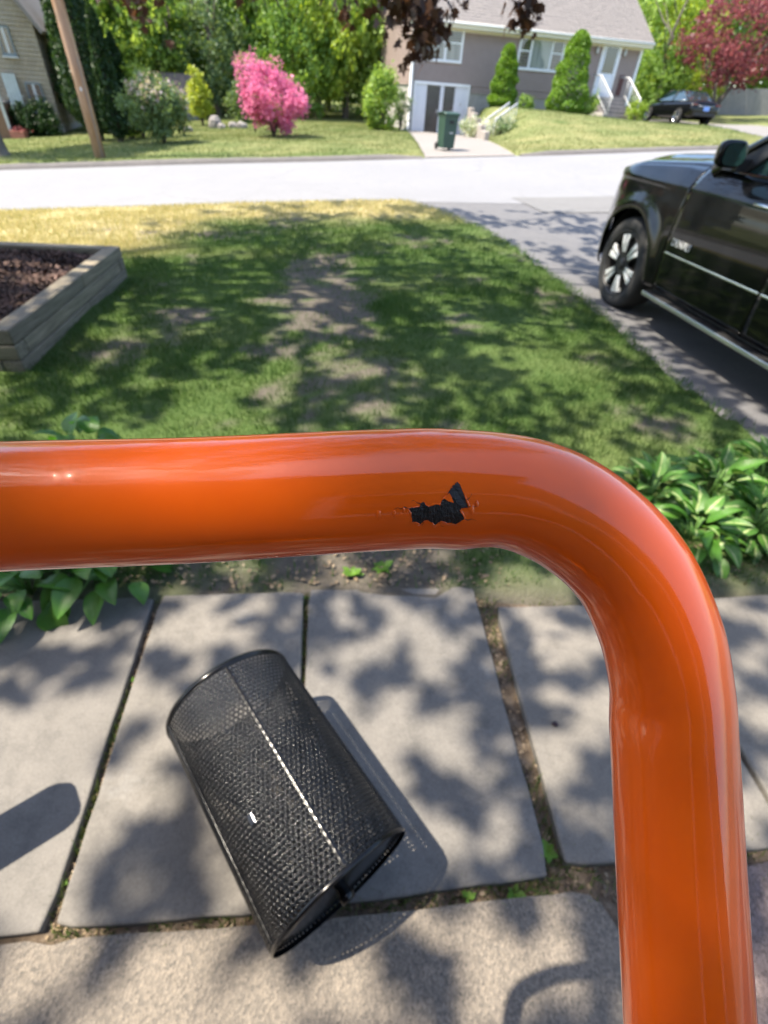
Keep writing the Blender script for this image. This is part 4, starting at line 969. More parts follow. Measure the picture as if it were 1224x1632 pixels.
# far wood that closes the view
rg = np.random.default_rng(90); n = 42000
X = rg.uniform(-75, 75, n); Y = rg.uniform(57, 64, n) + .004 * X ** 2; zt = 9 + 5 * fbm(X * .12, Y * 0, 4)
V, F = leaf_cloud(np.stack([X, Y, rg.uniform(0, 1, n) ** .8 * zt + .3], -1), .75, rg, .65, .4)
tag(link('far_wood', mesh_np('far_wood', V, F), GREENS['mid']), 'green mass of the wood far behind the houses', 'wood', kind='stuff')

# dark cypress columns beside the pole
def cypress(px, py, Y, H_, r_, seed, label):
    b = at(px, py, Y); rg = np.random.default_rng(seed); z = hz(b.x, Y); t = thing('cypress_tree', label, 'tree', (b.x, Y, z), 0, 'dark cypress columns beside the pole')
    n = int(2600 * H_ * r_ / 2.5) + 1500; f = rg.uniform(.02, 1, n); a = rg.uniform(0, 6.28, n); rad = r_ * np.minimum(1, (f * 7) ** .6) * (1 - f) ** .55 * 1.15 * (.55 + .45 * rg.uniform(size=n) ** .4) * (1 + .25 * (vnoise(a * 1.5, f * 9, seed) - .5))
    P = np.stack([np.cos(a) * rad, np.sin(a) * rad, f * H_ + .1], -1); V, F = leaf_cloud(P, .17, rg, .5, .2, -1.5); link('foliage', mesh_np('foliage', V, F), GREENS['dark'], t)
    MB().tube([(0, 0, -.1), (0, 0, H_ * .5), (0, 0, H_ * .8)], [.12, .07, .03], 8).build('trunk', MAT_BARK, t, smooth=True)
cypress(163, 226, 24, 7.5, .95, 1, 'tallest dark cypress just right of the utility pole')
cypress(194, 232, 22.8, 3.6, .46, 2, 'slim dark cypress in the middle with a pointed top')
cypress(212, 225, 24.5, 3.0, .48, 3, 'short dark cypress next to the lilac bush')
cypress(150, 205, 28, 7.5, 1.1, 4, 'dark cypress half hidden behind the utility pole')

def bush(name, px, py, Y, rad, zc, n, cols, label, seed, leaf=.1, cl=90, stems=5, spread=.12, zmin=-1, cat='bush'):
    b = at(px, py, Y); z = hz(b.x, Y); t = thing(name, label, cat, (b.x, Y, z)); rg = np.random.default_rng(seed)
    C = clumps_in(rg, cl, rad, .4, .35, seed, zmin) + np.array([0, 0, zc]); C = C[C[:, 2] > .08]
    for i, (col, frac, sh) in enumerate(cols):
        k = rg.uniform(size=len(C)) < frac if sh == 0 else (C[:, 2] > zc + rad[2] * sh) & (rg.uniform(size=len(C)) < frac)
        if k.sum() == 0: continue
        V, F = leaf_cloud(around(rg, C[k], max(4, n // len(C)), spread), leaf, rg, .65, .4); link(('foliage', 'blossom')[min(i, 1)], mesh_np('foliage', V, F), GREENS[col], t)
    mb = MB()
    for k in range(stems):
        a = 6.28 * k / stems + .3; mb.tube([(0, 0, -.05), (math.cos(a) * rad[0] * .25, math.sin(a) * rad[1] * .25, zc * .6), (math.cos(a) * rad[0] * .55, math.sin(a) * rad[1] * .5, zc * 1.2)], [.035, .025, .01], 6)
    mb.build('stem', MAT_BARK, t, smooth=True); return t
bush('azalea_bush', 437, 218, 24, (1.12, 1.0, .80), 1.22, 8200, [('pink', 1, 0), ('light', .10, -.9)], 'round azalea bush covered in bright pink flowers', 1, .11, 110, 9, .13)
bush('azalea_bush', 405, 190, 26.5, (.55, .5, .45), 1.95, 1500, [('pink', .8, 0), ('mid', .5, -1)], 'small pale pink azalea behind the large pink one', 2, .1, 30, 4, .12)
bush('lilac_bush', 262, 228, 21, (.95, .85, .78), .98, 6500, [('blue', 1, 0), ('lilac', .5, .1)], 'rounded lilac bush with pale mauve flower heads by the road', 3, .11, 95, 6, .11)
bush('lime_shrub', 226, 205, 24.5, (.75, .7, .95), 1.2, 3000, [('lime', 1, 0)], 'lime green shrub between lilac bush and cypress columns', 4, .12, 50, 5, .12)
bush('yellow_shrub', 323, 195, 31, (.46, .46, .85), 1.15, 2800, [('yellow', 1, 0)], 'upright yellow-green shrub beside the small shed', 5, .12, 60, 8, .1)
bush('green_shrub', 606, 160, 30, (.78, .75, 1.05), 1.12, 4400, [('light', 1, 0)], 'bright green rounded shrub at the left end of the grey house', 6, .13, 70, 5, .13)
bush('perennial_clump', 613, 181, 30, (.62, .4, .16), .12, 900, [('lime', 1, 0)], 'low lime green perennial clump by the downspout', 7, .11, 24, 3, .08)
bush('foundation_shrub', 640, 165, 31.2, (.4, .35, .7), .9, 900, [('blue', 1, 0)], 'thin grey-green shrub against the house side wall', 8, .1, 24, 4, .1)
bush('green_shrub', 390, 185, 33, (.8, .7, .8), .8, 2200, [('blue', 1, 0)], 'grey-green shrub behind the garden rocks', 9, .13, 40, 4, .12)
bush('box_hedge', 62, 200, 26, (1.05, .5, .55), .5, 9000, [('dark', 1, 0)], 'clipped dark green hedge below the shingled house window', 10, .09, 80, 4, .09)
bush('step_shrub', 1012, 186, 32.4, (.42, .4, .42), .42, 1500, [('lime', 1, 0)], 'small lime shrub right of the front steps', 11, .09, 30, 4, .08)
bush('step_shrub', 935, 184, 31.6, (.38, .36, .42), .38, 1300, [('light', 1, 0)], 'small green shrub left of the front steps', 12, .09, 30, 4, .08)
bush('green_shrub', 838, 158, 32.3, (.4, .3, .32), .32, 900, [('mid', 1, 0)], 'small dark green shrub between the two conical evergreens', 13, .09, 24, 3, .08)
# conical dwarf evergreens against the house
def cone(px, py, Y, H_, r_, seed, label):
    b = at(px, py, Y); rg = np.random.default_rng(seed); z = hz(b.x, Y); t = thing('conical_evergreen', label, 'shrub', (b.x, Y, z), 0, 'conical evergreens in front of the grey house')
    n = 9000; f = rg.uniform(.0, 1, n) ** 1.25; a = rg.uniform(0, 6.28, n)
    lay = .80 + .42 * vnoise(a * 1.7, f * 9, seed) + .05 * np.sin(f * 30 + a)
    rad = r_ * (1 - f) ** .40 * np.minimum(1, .72 + f * 3) * lay * (.75 + .25 * rg.uniform(size=n) ** .35); P = np.stack([np.cos(a) * rad, np.sin(a) * rad, f * H_ + .05], -1)
    V, F = leaf_cloud(P, .12, rg, .5, .6); link('foliage', mesh_np('foliage', V, F), GREENS['conifer'], t)
    MB().tube([(0, 0, -.05), (0, 0, H_ * .7)], [.06, .02], 8).build('trunk', MAT_BARK, t)
cone(797, 174, 31.4, 2.25, .72, 1, 'smaller conical evergreen between window and garage doors')
cone(898, 182, 31.6, 2.95, .98, 2, 'larger conical evergreen between picture window and front door')

# ------------------------------------------------------------------ grey clapboard house across the road
MAT_SIDING = M('grey_vinyl_siding', (.29, .225, .20), (.33, .258, .228), 3, .55, bs=.05, bscale=30)
MAT_WHITE = M('white_trim_paint', (.74, .75, .77), (.82, .82, .83), 8, .45)
MAT_CREAM = M('cream_fascia_paint', (.68, .64, .52), (.74, .70, .58), 6, .5)
MAT_SHINGLE = M('roof_shingles', (.19, .172, .162), (.235, .215, .203), 14, .9, bs=.6, bscale=30, bdist=.02, stretch=(1, 1, 3))
MAT_CONC = M('foundation_concrete', (.30, .285, .27), (.40, .38, .355), 4, .85, bs=.3, bscale=30)
MAT_STEP = M('step_stone', (.17, .155, .15), (.25, .23, .22), 5, .8, bs=.3, bscale=30)
MAT_GLASS = M('window_glass', (.02, .024, .026), None, rough=.03, spec=1.0, coat=1.0)
MAT_CURT = M('window_curtain', (.46, .47, .45), (.58, .58, .54), 10, .8, stretch=(8, 8, .5))
MAT_DARKDOOR = M('dark_door_glass', (.022, .024, .030), (.035, .037, .045), 3, .22, coat=.6)
MAT_METALW = M('white_rail_paint', (.46, .47, .48), (.54, .545, .55), 8, .4)
HO = at(655, 208, 32.0); house = thing('grey_house', 'single-storey grey clapboard house with white trim and garage doors', 'house', (HO.x, HO.y, 0), YAW)
X0, X1, DEP = -.18, 12.1, 8.2
def siding(mb, x0f, x1f, z0, z1, step, y=0.0, depth=.04, axis='x', xs=0.0):
    """lapped boards; axis 'x': wall in the plane y, axis 'y': wall in the plane x = xs running along y"""
    z = z0
    while z < z1 - 1e-4:
        zt = min(z + step, z1); a, b = x0f(z), x1f(z); a2, b2 = x0f(zt), x1f(zt)
        if axis == 'x': v = [(a, y - depth, z), (b, y - depth, z), (b2, y, zt), (a2, y, zt), (a, y + .01, z), (b, y + .01, z)]
        else: v = [(xs - depth, b, z), (xs - depth, a, z), (xs, a2, zt), (xs, b2, zt), (xs + .01, b, z), (xs + .01, a, z)]
        mb.add(v, [(0, 1, 2, 3), (4, 5, 1, 0)]); z = zt
    return mb
ZE = 4.32
mb = MB(); siding(mb, lambda z: X0 + .1, lambda z: X1 - .1, 2.12, ZE, .112); siding(mb, lambda z: 3.0, lambda z: X1 - .1, 1.84, 2.12, .112); mb.build('siding', MAT_SIDING, house)
mb = MB(); siding(mb, lambda z: .1, lambda z: DEP - .1, 2.0, ZE, .112, axis='y', xs=X0)
siding(mb, lambda z: DEP / 2 * max(0, (z - ZE) / 2.75), lambda z: DEP - DEP / 2 * max(0, (z - ZE) / 2.75), ZE, ZE + 2.7, .112, axis='y', xs=X0); mb.build('gable_siding', MAT_SIDING, house)
MB().bb(X0 + .02, X1, .06, DEP, -.6, ZE).build('wall_core', MAT_CONC, house)
MB().bb(X0 + .03, X1 - .02, .012, .055, -.6, 2.0).build('foundation', MAT_CONC, house)
mb = MB(); e, rg_, oh = -.42, 2.75, .32
sl = rg_ / (DEP / 2)
for sgn, y0 in ((1, e), (-1, DEP - e)):
    z0 = ZE + .16 + sl * (-abs(e)) * 1.0; ym = DEP / 2; zr = ZE + .16 + rg_
    mb.add([(X0 - oh, y0, z0), (X1 + oh, y0, z0), (X1 + oh, ym, zr), (X0 - oh, ym, zr), (X0 - oh, y0, z0 + .09), (X1 + oh, y0, z0 + .09), (X1 + oh, ym, zr + .09), (X0 - oh, ym, zr + .09)],
           [(0, 1, 2, 3), (4, 7, 6, 5), (0, 4, 5, 1), (1, 5, 6, 2), (0, 3, 7, 4)])
roof = mb.build('roof', MAT_SHINGLE, house)
mb = MB(); nrow = 26
for k in range(nrow):
    f0, f1 = k / nrow, (k + 1.15) / nrow; ya, yb = e - .02 + (DEP / 2 - e) * f0, e - .02 + (DEP / 2 - e) * min(1, f1); za, zb = ZE + .16 + sl * ya + .125, ZE + .16 + sl * yb + .095
    nseg = 44; off = .14 * (k % 2)
    for j in range(nseg):
        xa = X0 - oh - .02 + (X1 - X0 + 2 * oh + .04) * j / nseg; xb = xa + (X1 - X0 + 2 * oh + .04) / nseg - .012; dz = .012 * random.random()
        mb.add([(xa, ya, za + dz), (xb, ya, za + dz), (xb, yb, zb), (xa, yb, zb), (xa, ya, za - .03), (xb, ya, za - .03)], [(0, 1, 2, 3), (4, 5, 1, 0)])
sc_ = mb.build('shingle_courses', MAT_SHINGLE, roof); sc_['kind'] = 'stuff'
zf = ZE + .16 - sl * abs(e)
MB().bb(X0 - oh, X1 + oh, e - .03, e - .003, zf - .12, zf + .10).build('fascia', MAT_CREAM, house)
MB().bb(X0 - oh, X1 + oh, e, .0, zf - .13, zf - .10).build('soffit', MAT_CREAM, house)
MB().bb(X0, X1, -.05, -.002, ZE - .33, zf - .132).build('frieze_board', MAT_CREAM, house)
mb = MB(); mb.grid(lambda u, v: (X0 - oh + (X1 - X0 + 2 * oh) * u, e - .032 - .055 - .055 * math.cos(math.pi * v), zf + .07 - .08 * math.sin(math.pi * v)), 2, 8); mb.build('gutter', MAT_WHITE, house, smooth=True, solid=.006)
for x in (X0, X1): MB().bb(x - .07, x + .07, -.055, .06, 1.8 if x > 1 else 0.05, ZE).build('corner_board', MAT_WHITE, house)
MB().bb(X0 - .05, X0 - .003, DEP - .12, DEP + .02, 1.9, ZE).build('corner_board', MAT_WHITE, house)
mb = MB(); mb.tube([(X0 - .02, -.38, zf), (X0 - .02, -.16, zf - .25), (X0 - .02, -.12, zf - .4), (X0 - .02, -.12, .35), (X0 - .08, -.2, .25), (X0 - .45, -.45, .18)], .055, 8); mb.build('downspout', MAT_WHITE, house, smooth=True)
def window(x0, x1, z0, z1, cells, name='window', sash=True):
    w = MB(); t = .075; Y0 = -.065
    w.bb(x0 - t, x1 + t, Y0, -.004, z1, z1 + t); w.bb(x0 - t, x1 + t, Y0 - .02, -.004, z0 - t, z0); w.bb(x0 - t, x0, Y0, -.004, z0, z1); w.bb(x1, x1 + t, Y0, -.004, z0, z1)
    wo = w.build(name, MAT_WHITE, house, bevel=.006)
    tot = sum(c for c, _ in cells); x = x0
    for i, (c, dh) in enumerate(cells):
        xa, xb = x, x + (x1 - x0) * c / tot; x = xb
        if i: MB().bb(xa - .03, xa + .03, Y0 + .004, -.02, z0, z1).build('mullion', MAT_WHITE, wo)
        a, b = xa + (.03 if i else 0), xb - (.03 if i < len(cells) - 1 else 0)
        if dh:
            zm = (z0 + z1) / 2; MB().bb(a, b, -.05, -.02, zm - .025, zm + .025).build('meeting_rail', MAT_WHITE, wo)
            MB().bb(a + .03, b - .03, -.034, -.030, zm + .025, z1 - .03).build('pane', MAT_GLASS, wo); MB().bb(a + .03, b - .03, -.026, -.022, z0 + .03, zm - .025).build('pane', MAT_GLASS2 if dh == 2 else MAT_GLASS, wo)
        else: MB().bb(a + .02, b - .02, -.034, -.030, z0 + .02, z1 - .02).build('pane', MAT_GLASS2, wo)
        s = MB(); s.bb(a, b, -.045, -.02, z0, z0 + .03); s.bb(a, b, -.045, -.02, z1 - .03, z1); s.bb(a, a + .03, -.044, -.02, z0 + .03, z1 - .03); s.bb(b - .03, b, -.044, -.02, z0 + .03, z1 - .03); s.build('frame', MAT_WHITE, wo)
m, nt, p = nodes('curtained_glass')
n1 = noise_node(nt, 2, 3, .5, stretch=(6, 6, .4)); L(nt, ramp(nt, n1.outputs['Fac'], [(.3, (.16, .20, .20)), (.7, (.36, .40, .38))]), p.inputs['Base Color']); p.inputs['Roughness'].default_value = .05; p.inputs['Coat Weight'].default_value = 1.0; p.inputs['Coat Roughness'].default_value = .02
MAT_GLASS2 = m
window(.62, 2.22, 2.95, 4.22, [(1, 2), (1, 2)]); window(5.28, 7.62, 2.93, 4.20, [(.7, 1), (1.3, 0), (.7, 1)])
# front door with storm glass
MB().bb(9.82, 10.92, -.06, -.004, 2.08, 4.22).build('door_frame', MAT_WHITE, house)
dr_ = MB().bb(9.92, 10.82, -.085, -.062, 2.1, 4.12).build('door', M('door_paint', (.62, .66, .74), (.70, .73, .79), 5, .4), house, bevel=.006)
MB().bb(10.04, 10.70, -.094, -.087, 3.02, 4.0).build('pane', MAT_GLASS, dr_)
MB().bb(10.06, 10.68, -.092, -.087, 2.25, 2.85).build('panel', MAT_WHITE, dr_, bevel=.003)
MB().tube([(10.02, -.12, 3.0), (10.02, -.12, 3.1)], .015, 8).build('handle', MAT_DARKDOOR, dr_)
for x in (9.5, 11.12):
    mb = MB(); mb.lathe([(.05, 0), (.07, .04), (.075, .2), (.05, .24), (.0, .27)], Matrix.Translation((x, -.12, 3.72)), 12); mb.box((x, -.05, 3.8), (.06, .1, .1)); mb.build('wall_lamp', MAT_METALW, house, smooth=True)
MB().bb(11.25, 11.5, -.075, -.004, 2.2, 3.0).build('shutter', M('maroon_paint', (.09, .03, .03), None), house)
# basement garage: white panels and dark glazed doors
g = MB(); g.bb(-.02, 2.92, -.075, .02, 2.02, 2.13); g.bb(-.02, .06, -.075, .02, .02, 2.02); g.bb(2.84, 2.92, -.075, .02, .02, 2.02); g.build('garage_frame', MAT_WHITE, house, bevel=.005)
MAT_GARP = M('garage_panel_paint', (.60, .62, .68), (.68, .69, .74), 3, .5)
MB().bb(.065, .66, -.03, .008, .06, 2.015).build('garage_panel', MAT_GARP, house, bevel=.004)
MB().bb(2.16, 2.835, -.03, .008, .03, 2.015).build('garage_panel', MAT_GARP, house, bevel=.004)
for a, b in ((.70, 1.36), (1.58, 2.12)): o = MB().bb(a, b, -.02, .008, .06, 1.98).build('garage_door', MAT_DARKDOOR, house, bevel=.004); MB().bb(b - .1, b - .06, -.05, -.022, .95, 1.1).build('handle', MAT_METALW, o)
MB().bb(1.38, 1.56, -.045, .008, .05, 2.015).build('door_post', MAT_GARP, house)
MB().bb(2.45, 2.55, -.05, -.032, 1.3, 1.42).build('house_number_plate', MAT_METALW, house)
# stoop, steps and railings
ZL = 2.06
MB().bb(9.45, 11.35, -1.0, -.07, .6, ZL).build('stoop', MAT_STEP, house, bevel=.012)
for k in range(5):
    z = ZL - .165 * (k + 1); MB().bb(9.62, 11.18, -1.0 - .27 * (k + 1), -1.002, z - .9, z).build('step', MAT_STEP, house, bevel=.015)
for x in (9.58, 11.22):
    rl = MB(); a, b = Vector((x, -.95, ZL + .82)), Vector((x, -2.35, ZL - .82 + .85)); rl.tube([(x, -.15, ZL + .85), a, b, b + Vector((0, -.12, -.12))], .035, 8); rl.tube([(x, -.95, ZL + .12), (x, -2.35, ZL - .82 + .12)], .02, 6)
    for k in range(9):
        f = k / 8; q = Vector((x, -.95 - 1.4 * f, 0)); rl.tube([(q.x, q.y, ZL - .82 * f + .1), (q.x, q.y, ZL + .82 - .79 * f)], .022 if k in (0, 8) else .011, 6)
    rl.build('railing', MAT_METALW, house, smooth=True)
# low stone cheek block beside the steps
for x in (9.48, 11.32): MB().bb(x - .09, x + .06, -2.3, -1.02, .6, 1.45).build('step_cheek', MAT_CONC, house, bevel=.03)

# ------------------------------------------------------------------ retaining wall and handrail right of the apron
def wpt(s, t, dz=0.0):
    x, y = xy(s, t); return Vector((x, y, dz))
rw = thing('retaining_wall', 'pale concrete retaining wall stepping down beside the garage apron', 'wall', wpt(5.6, 9.5))
for k in range(5):
    t0 = 12.6 - k * 1.35; t1 = t0 - 1.33; s0 = apron_edges(t0)[1] - .04; s1 = apron_edges(t1)[1] - .04
    a, b = wpt(s0, t0), wpt(s1, t1); top = 1.28 - .17 * k + hz(*xy(2.0, t0)) * .0
    u = (b - a); MB().box(((a.x + b.x) / 2, (a.y + b.y) / 2, top / 2 - .2), (u.length, .2, top + .4), math.atan2(u.y, u.x)).build('wall_block', M('pale_concrete', (.26, .23, .205), (.34, .305, .275), 5, .85, bs=.3) if k == 0 else bpy.data.materials['pale_concrete'], rw, bevel=.02, world=True)
rail = thing('metal_handrail', 'white metal handrail with balusters sloping down by the retaining wall', 'railing', wpt(5.0, 6.5))
pa, pb = at(812, 164, 27.6), at(776, 190, 26.4)
mb = MB(); off = Vector((.35, .0, 0))
for o_ in (Vector((0, 0, 0)), off):
    mb.tube([pa + o_, pb + o_], .035, 8)
    q = MB()
mb.build('top_rail', MAT_METALW, rail, smooth=True, world=True)
for k in range(8):
    f = k / 7
    for o_ in (Vector((0, 0, 0)), off):
        q = pa.lerp(pb, f) + o_; MB().tube([(q.x, q.y, hz(q.x, q.y) - .1), tuple(q)], .016, 6).build('baluster', MAT_METALW, rail, smooth=True, world=True)
GREENS['white'] = leafmat('white_bloom', (.45, .5, .38), (.75, .76, .68), .3)
bush('white_flower_clump', 762, 186, 28.6, (.7, .8, .3), .3, 1500, [('white', 1, 0), ('blue', .5, -1)], 'clump of white flowers on top of the retaining wall', 20, .09, 36, 3, .1)
bush('white_flower_clump', 800, 205, 26.6, (.5, .5, .24), .22, 900, [('blue', 1, 0), ('white', .6, -1)], 'grey-white flower clump at the foot of the white handrail', 21, .08, 30, 3, .09)

# ------------------------------------------------------------------ wheeled bin
bpos = at(708, 249, 20.5); zb = hz(bpos.x, bpos.y)
MAT_BIN = M('green_plastic', (.018, .05, .036), (.03, .07, .05), 4, .5, bs=.1, bscale=60)
wb = thing('wheelie_bin', 'dark green wheeled trash bin standing at the end of the apron', 'trash bin', (bpos.x, bpos.y, zb), YAW + .12)
mb = MB(); prof = [(.20, .23, .06), (.235, .27, .86), (.25, .285, .87), (.25, .285, .92)]
vs = []
for a, b, z in prof: vs += [(-a, -b, z), (a, -b, z), (a, b, z), (-a, b, z)]
fs = [(i * 4 + k, i * 4 + (k + 1) % 4, (i + 1) * 4 + (k + 1) % 4, (i + 1) * 4 + k) for i in range(3) for k in range(4)] + [(3, 2, 1, 0)]
mb.add(vs, fs).build('body', MAT_BIN, wb, bevel=.02)
mb = MB(); mb.grid(lambda u, v: (-.275 + .55 * u, -.32 + .62 * v, .925 + .07 * math.sin(math.pi * min(1, v * .9 + .08)) ** .7), 6, 8); mb.build('lid', MAT_BIN, wb, smooth=True, solid=.03)
MB().tube([(-.22, .33, .9), (.22, .33, .9)], .018, 8).build('handle', MAT_BIN, wb, smooth=True)
for s in (-1, 1): MB().lathe([(.0, -.03), (.08, -.03), (.1, -.02), (.1, .02), (.08, .03), (.0, .03)], Matrix.Translation((s * .24, .22, .1)) @ Matrix.Rotation(math.pi / 2, 4, 'Y'), 16).build('wheel', MAT_BLACKRUB, wb, smooth=True)
MB().bb(-.06, .1, -.275, -.262, .70, .78).build('grab_recess', MAT_BLACKRUB, wb)
MB().bb(-.02, .1, -.258, -.247, .45, .48).build('label_strip', MAT_METALW, wb)

# ------------------------------------------------------------------ utility pole
pp = at(160, 250, 17.5); zp = hz(pp.x, pp.y)
m, nt, p = nodes('pole_wood')
n1 = noise_node(nt, 4, 6, .65, stretch=(8, 8, .35)); n2 = noise_node(nt, .8, 3, .6, stretch=(1, 1, .5))
c = ramp(nt, n1.outputs['Fac'], [(.3, (.20, .10, .05)), (.5, (.36, .205, .11)), (.75, (.52, .36, .24))])
c = mix(nt, ramp(nt, n2.outputs['Fac'], [(.4, (0, 0, 0)), (.7, (.6, .6, .6))]), c, (.33, .27, .24)); L(nt, c, p.inputs['Base Color']); p.inputs['Roughness'].default_value = .8; bump(nt, p, n1.outputs['Fac'], .5, .01)
pole = thing('utility_pole', 'brown wooden utility pole standing at the far road edge', 'utility pole', (pp.x, pp.y, zp))
MB().tube([(0, 0, -.2), (-.03, 0, 2), (-.08, 0, 5), (-.13, 0, 9)], [.155, .15, .14, .12], 18).build('shaft', m, pole, smooth=True)
MB().box((.03, -.155, 1.55), (.05, .01, .08)).build('metal_tag', MAT_METALW, pole)
MB().tube([(.12, -.1, .02), (.12, -.1, 2.2)], .012, 6).build('ground_wire', MAT_STEP, pole)
MB().box((-.13, 0, 8.5), (2.2, .1, .12), YAW).build('crossarm', m, pole, bevel=.01)
MB().tube([(.09, -.08, .05), (.1, -.02, .05)], .01, 6)

# ------------------------------------------------------------------ shingled house at the left edge
lo = at(103, 213, 27.0); zl = hz(lo.x, lo.y)
m, nt, p = nodes('cedar_shingles')
br = nt.nodes.new('ShaderNodeTexBrick'); br.inputs['Scale'].default_value = 1.0; br.inputs['Brick Width'].default_value = .16; br.inputs['Row Height'].default_value = .145; br.inputs['Mortar Size'].default_value = .006
br.inputs['Color1'].default_value = (.36, .30, .22, 1); br.inputs['Color2'].default_value = (.28, .24, .185, 1); br.inputs['Mortar'].default_value = (.15, .12, .09, 1)
tc = nt.nodes.new('ShaderNodeTexCoord'); mp = nt.nodes.new('ShaderNodeMapping'); mp.inputs['Rotation'].default_value = (-math.pi / 2, 0, 0); L(nt, tc.outputs['Object'], mp.inputs[0]); L(nt, mp.outputs[0], br.inputs['Vector'])
n1 = noise_node(nt, 1.2, 5); L(nt, mix(nt, ramp(nt, n1.outputs['Fac'], [(.4, (0, 0, 0)), (.75, (.6, .6, .6))]), br.outputs['Color'], (.33, .31, .26)), p.inputs['Base Color']); p.inputs['Roughness'].default_value = .9
MAT_CEDAR = m
lh = thing('shingled_house', 'tall tan wood-shingled house at the left edge of the picture', 'house', (lo.x, lo.y, zl), YAW)
mb = MB(); xr = lambda z: 0 if z < 3.55 else -(z - 3.55) * .72
siding(mb, lambda z: -7.2 - xr(z), xr, .35, 7.6, .145, depth=.03); mb.build('shingle_siding', MAT_CEDAR, lh)
mb = MB(); siding(mb, lambda z: 0, lambda z: 9, .35, 3.5, .145, axis='y', xs=0); 
for i, v in enumerate(mb.v): mb.v[i] = (-v[0] + .0, v[1], v[2])
mb.build('side_siding', MAT_CEDAR, lh)
MB().bb(-7.2, -.02, .03, 9, -.4, 3.5).build('foundation', MAT_CONC, lh)
MB().bb(-7.22, .02, -.02, .025, -.4, .34).build('foundation_face', MAT_CONC, lh)
mb = MB()
for s in (0, 1):
    f = (lambda x: x) if s == 0 else (lambda x: -7.2 - x)
    v = [(f(.28), -.3, 3.2), (f(.28), 9.3, 3.2), (f(-3.6), 9.3, 8.6), (f(-3.6), -.3, 8.6), (f(.38), -.3, 3.3), (f(.38), 9.3, 3.3), (f(-3.55), 9.3, 8.75), (f(-3.55), -.3, 8.75)]
    mb.add(v, [(0, 1, 2, 3), (4, 7, 6, 5), (0, 3, 7, 4), (0, 4, 5, 1)])
mb.build('roof', MAT_SHINGLE, lh)
MAT_BLUETRIM = M('blue_grey_frame', (.12, .16, .19), (.18, .22, .25), 5, .5)
def lwin(x0, x1, z0, z1):
    w = MB(); w.bb(x0 - .07, x1 + .07, -.09, -.02, z0 - .1, z0); w.bb(x0 - .05, x1 + .05, -.07, -.02, z1, z1 + .05); w.bb(x0 - .05, x0, -.07, -.02, z0, z1); w.bb(x1, x1 + .05, -.07, -.02, z0, z1); wo = w.build('window', MAT_BLUETRIM, lh)
    xm = (x0 + x1) / 2; MB().bb(xm - .05, xm + .05, -.065, -.033, z0, z1).build('mullion', MAT_METALW, wo)
    for a, b in ((x0, xm - .05), (xm + .05, x1)): MB().bb(a + .005, b - .005, -.05, -.034, z0, z1).build('pane', MAT_GLASS, wo)
    MB().bb(x0 - .1, x1 + .1, -.12, -.03, z0 - .15, z0 - .1).build('sill', MAT_METALW, wo)
lwin(-.92, -.42, .80, 1.62); lwin(-1.35, -.98, 2.55, 3.3); lwin(-3.0, -2.3, .8, 1.8); lwin(-3.2, -2.4, 2.6, 3.5)
MB().bb(-3.4, -1.72, -1.5, -.04, -.3, .95).build('porch_skirt', M('brown_boards', (.16, .085, .05), (.24, .14, .09), 5, .8, stretch=(14, 14, 1)), lh)
MB().bb(-3.45, -1.68, -1.55, -.03, .96, 1.03).build('porch_deck', MAT_STEP, lh)
MB().bb(-1.72, -1.62, -1.52, -1.42, -.3, 2.3).build('porch_post', MAT_METALW, lh)
ch = thing('garden_chair', 'pale grey-green wooden chair against the shingled house', 'chair', (0, 0, 0)); c0 = lh.matrix_basis @ Vector((-1.35, -.55, 0)); ch.location = (c0.x, c0.y, zl); ch.rotation_euler = (0, 0, YAW + .3)
MAT_CHAIR = M('pale_green_paint', (.42, .48, .46), (.52, .57, .55), 5, .6)
MB().box((0, 0, .95), (.5, .45, .05)).build('seat', MAT_CHAIR, ch)
for k in range(4): MB().box((-.18 + .12 * k, .24, 1.45), (.1, .03, .95), 0, Matrix.Rotation(-.25, 3, 'X')).build('back_slat', MAT_CHAIR, ch)
for x in (-.22, .22):
    for y in (-.2, .2): MB().box((x, y, .45), (.06, .06, .98)).build('leg', MAT_CHAIR, ch)
    MB().box((x * 1.15, 0, 1.2), (.07, .5, .03)).build('armrest', MAT_CHAIR, ch)
pl = thing('planter_box', 'red-brown planter boxes on the grass below the porch', 'planter', (0, 0, 0)); c0 = lh.matrix_basis @ Vector((-1.35, -1.6, 0)); pl.location = (c0.x, c0.y, hz(c0.x, c0.y))
MB().box((0, 0, .12), (.6, .3, .28)).build('box', M('terracotta', (.20, .07, .05), (.28, .11, .08), 5, .8), pl, bevel=.02)
rg = np.random.default_rng(3); V, F = leaf_cloud(rg.normal(size=(160, 3)) * np.array([.18, .09, .05]) + np.array([0, 0, .3]), .07, rg); link('flowers', mesh_np('flowers', V, F), GREENS['red'], pl)
# roadside tree trunk at the left edge
b = at(4, 250, 19.0); z = hz(b.x, b.y); tt = thing('roadside_tree', 'dark grey trunk of a roadside tree cut by the left edge', 'tree', (b.x, b.y, z))
mb = MB(); mb.tube(spline([(0, 0, -.1), (-.05, 0, .35), (-.06, 0, 1.2), (-.1, 0, 3), (0, 0, 5.5)], 4), [.36, .31, .26, .245, .23, .225, .22, .215, .21, .205, .2, .19, .18, .17, .15, .13, .1], 14); mb.build('trunk', MAT_BARK2, tt, smooth=True)
c = link('crown', crown_mesh(3, 'light'), None, tt); c.location = (-.6, 0, 6.6); c.scale = (2.9, 2.9, 2.4)

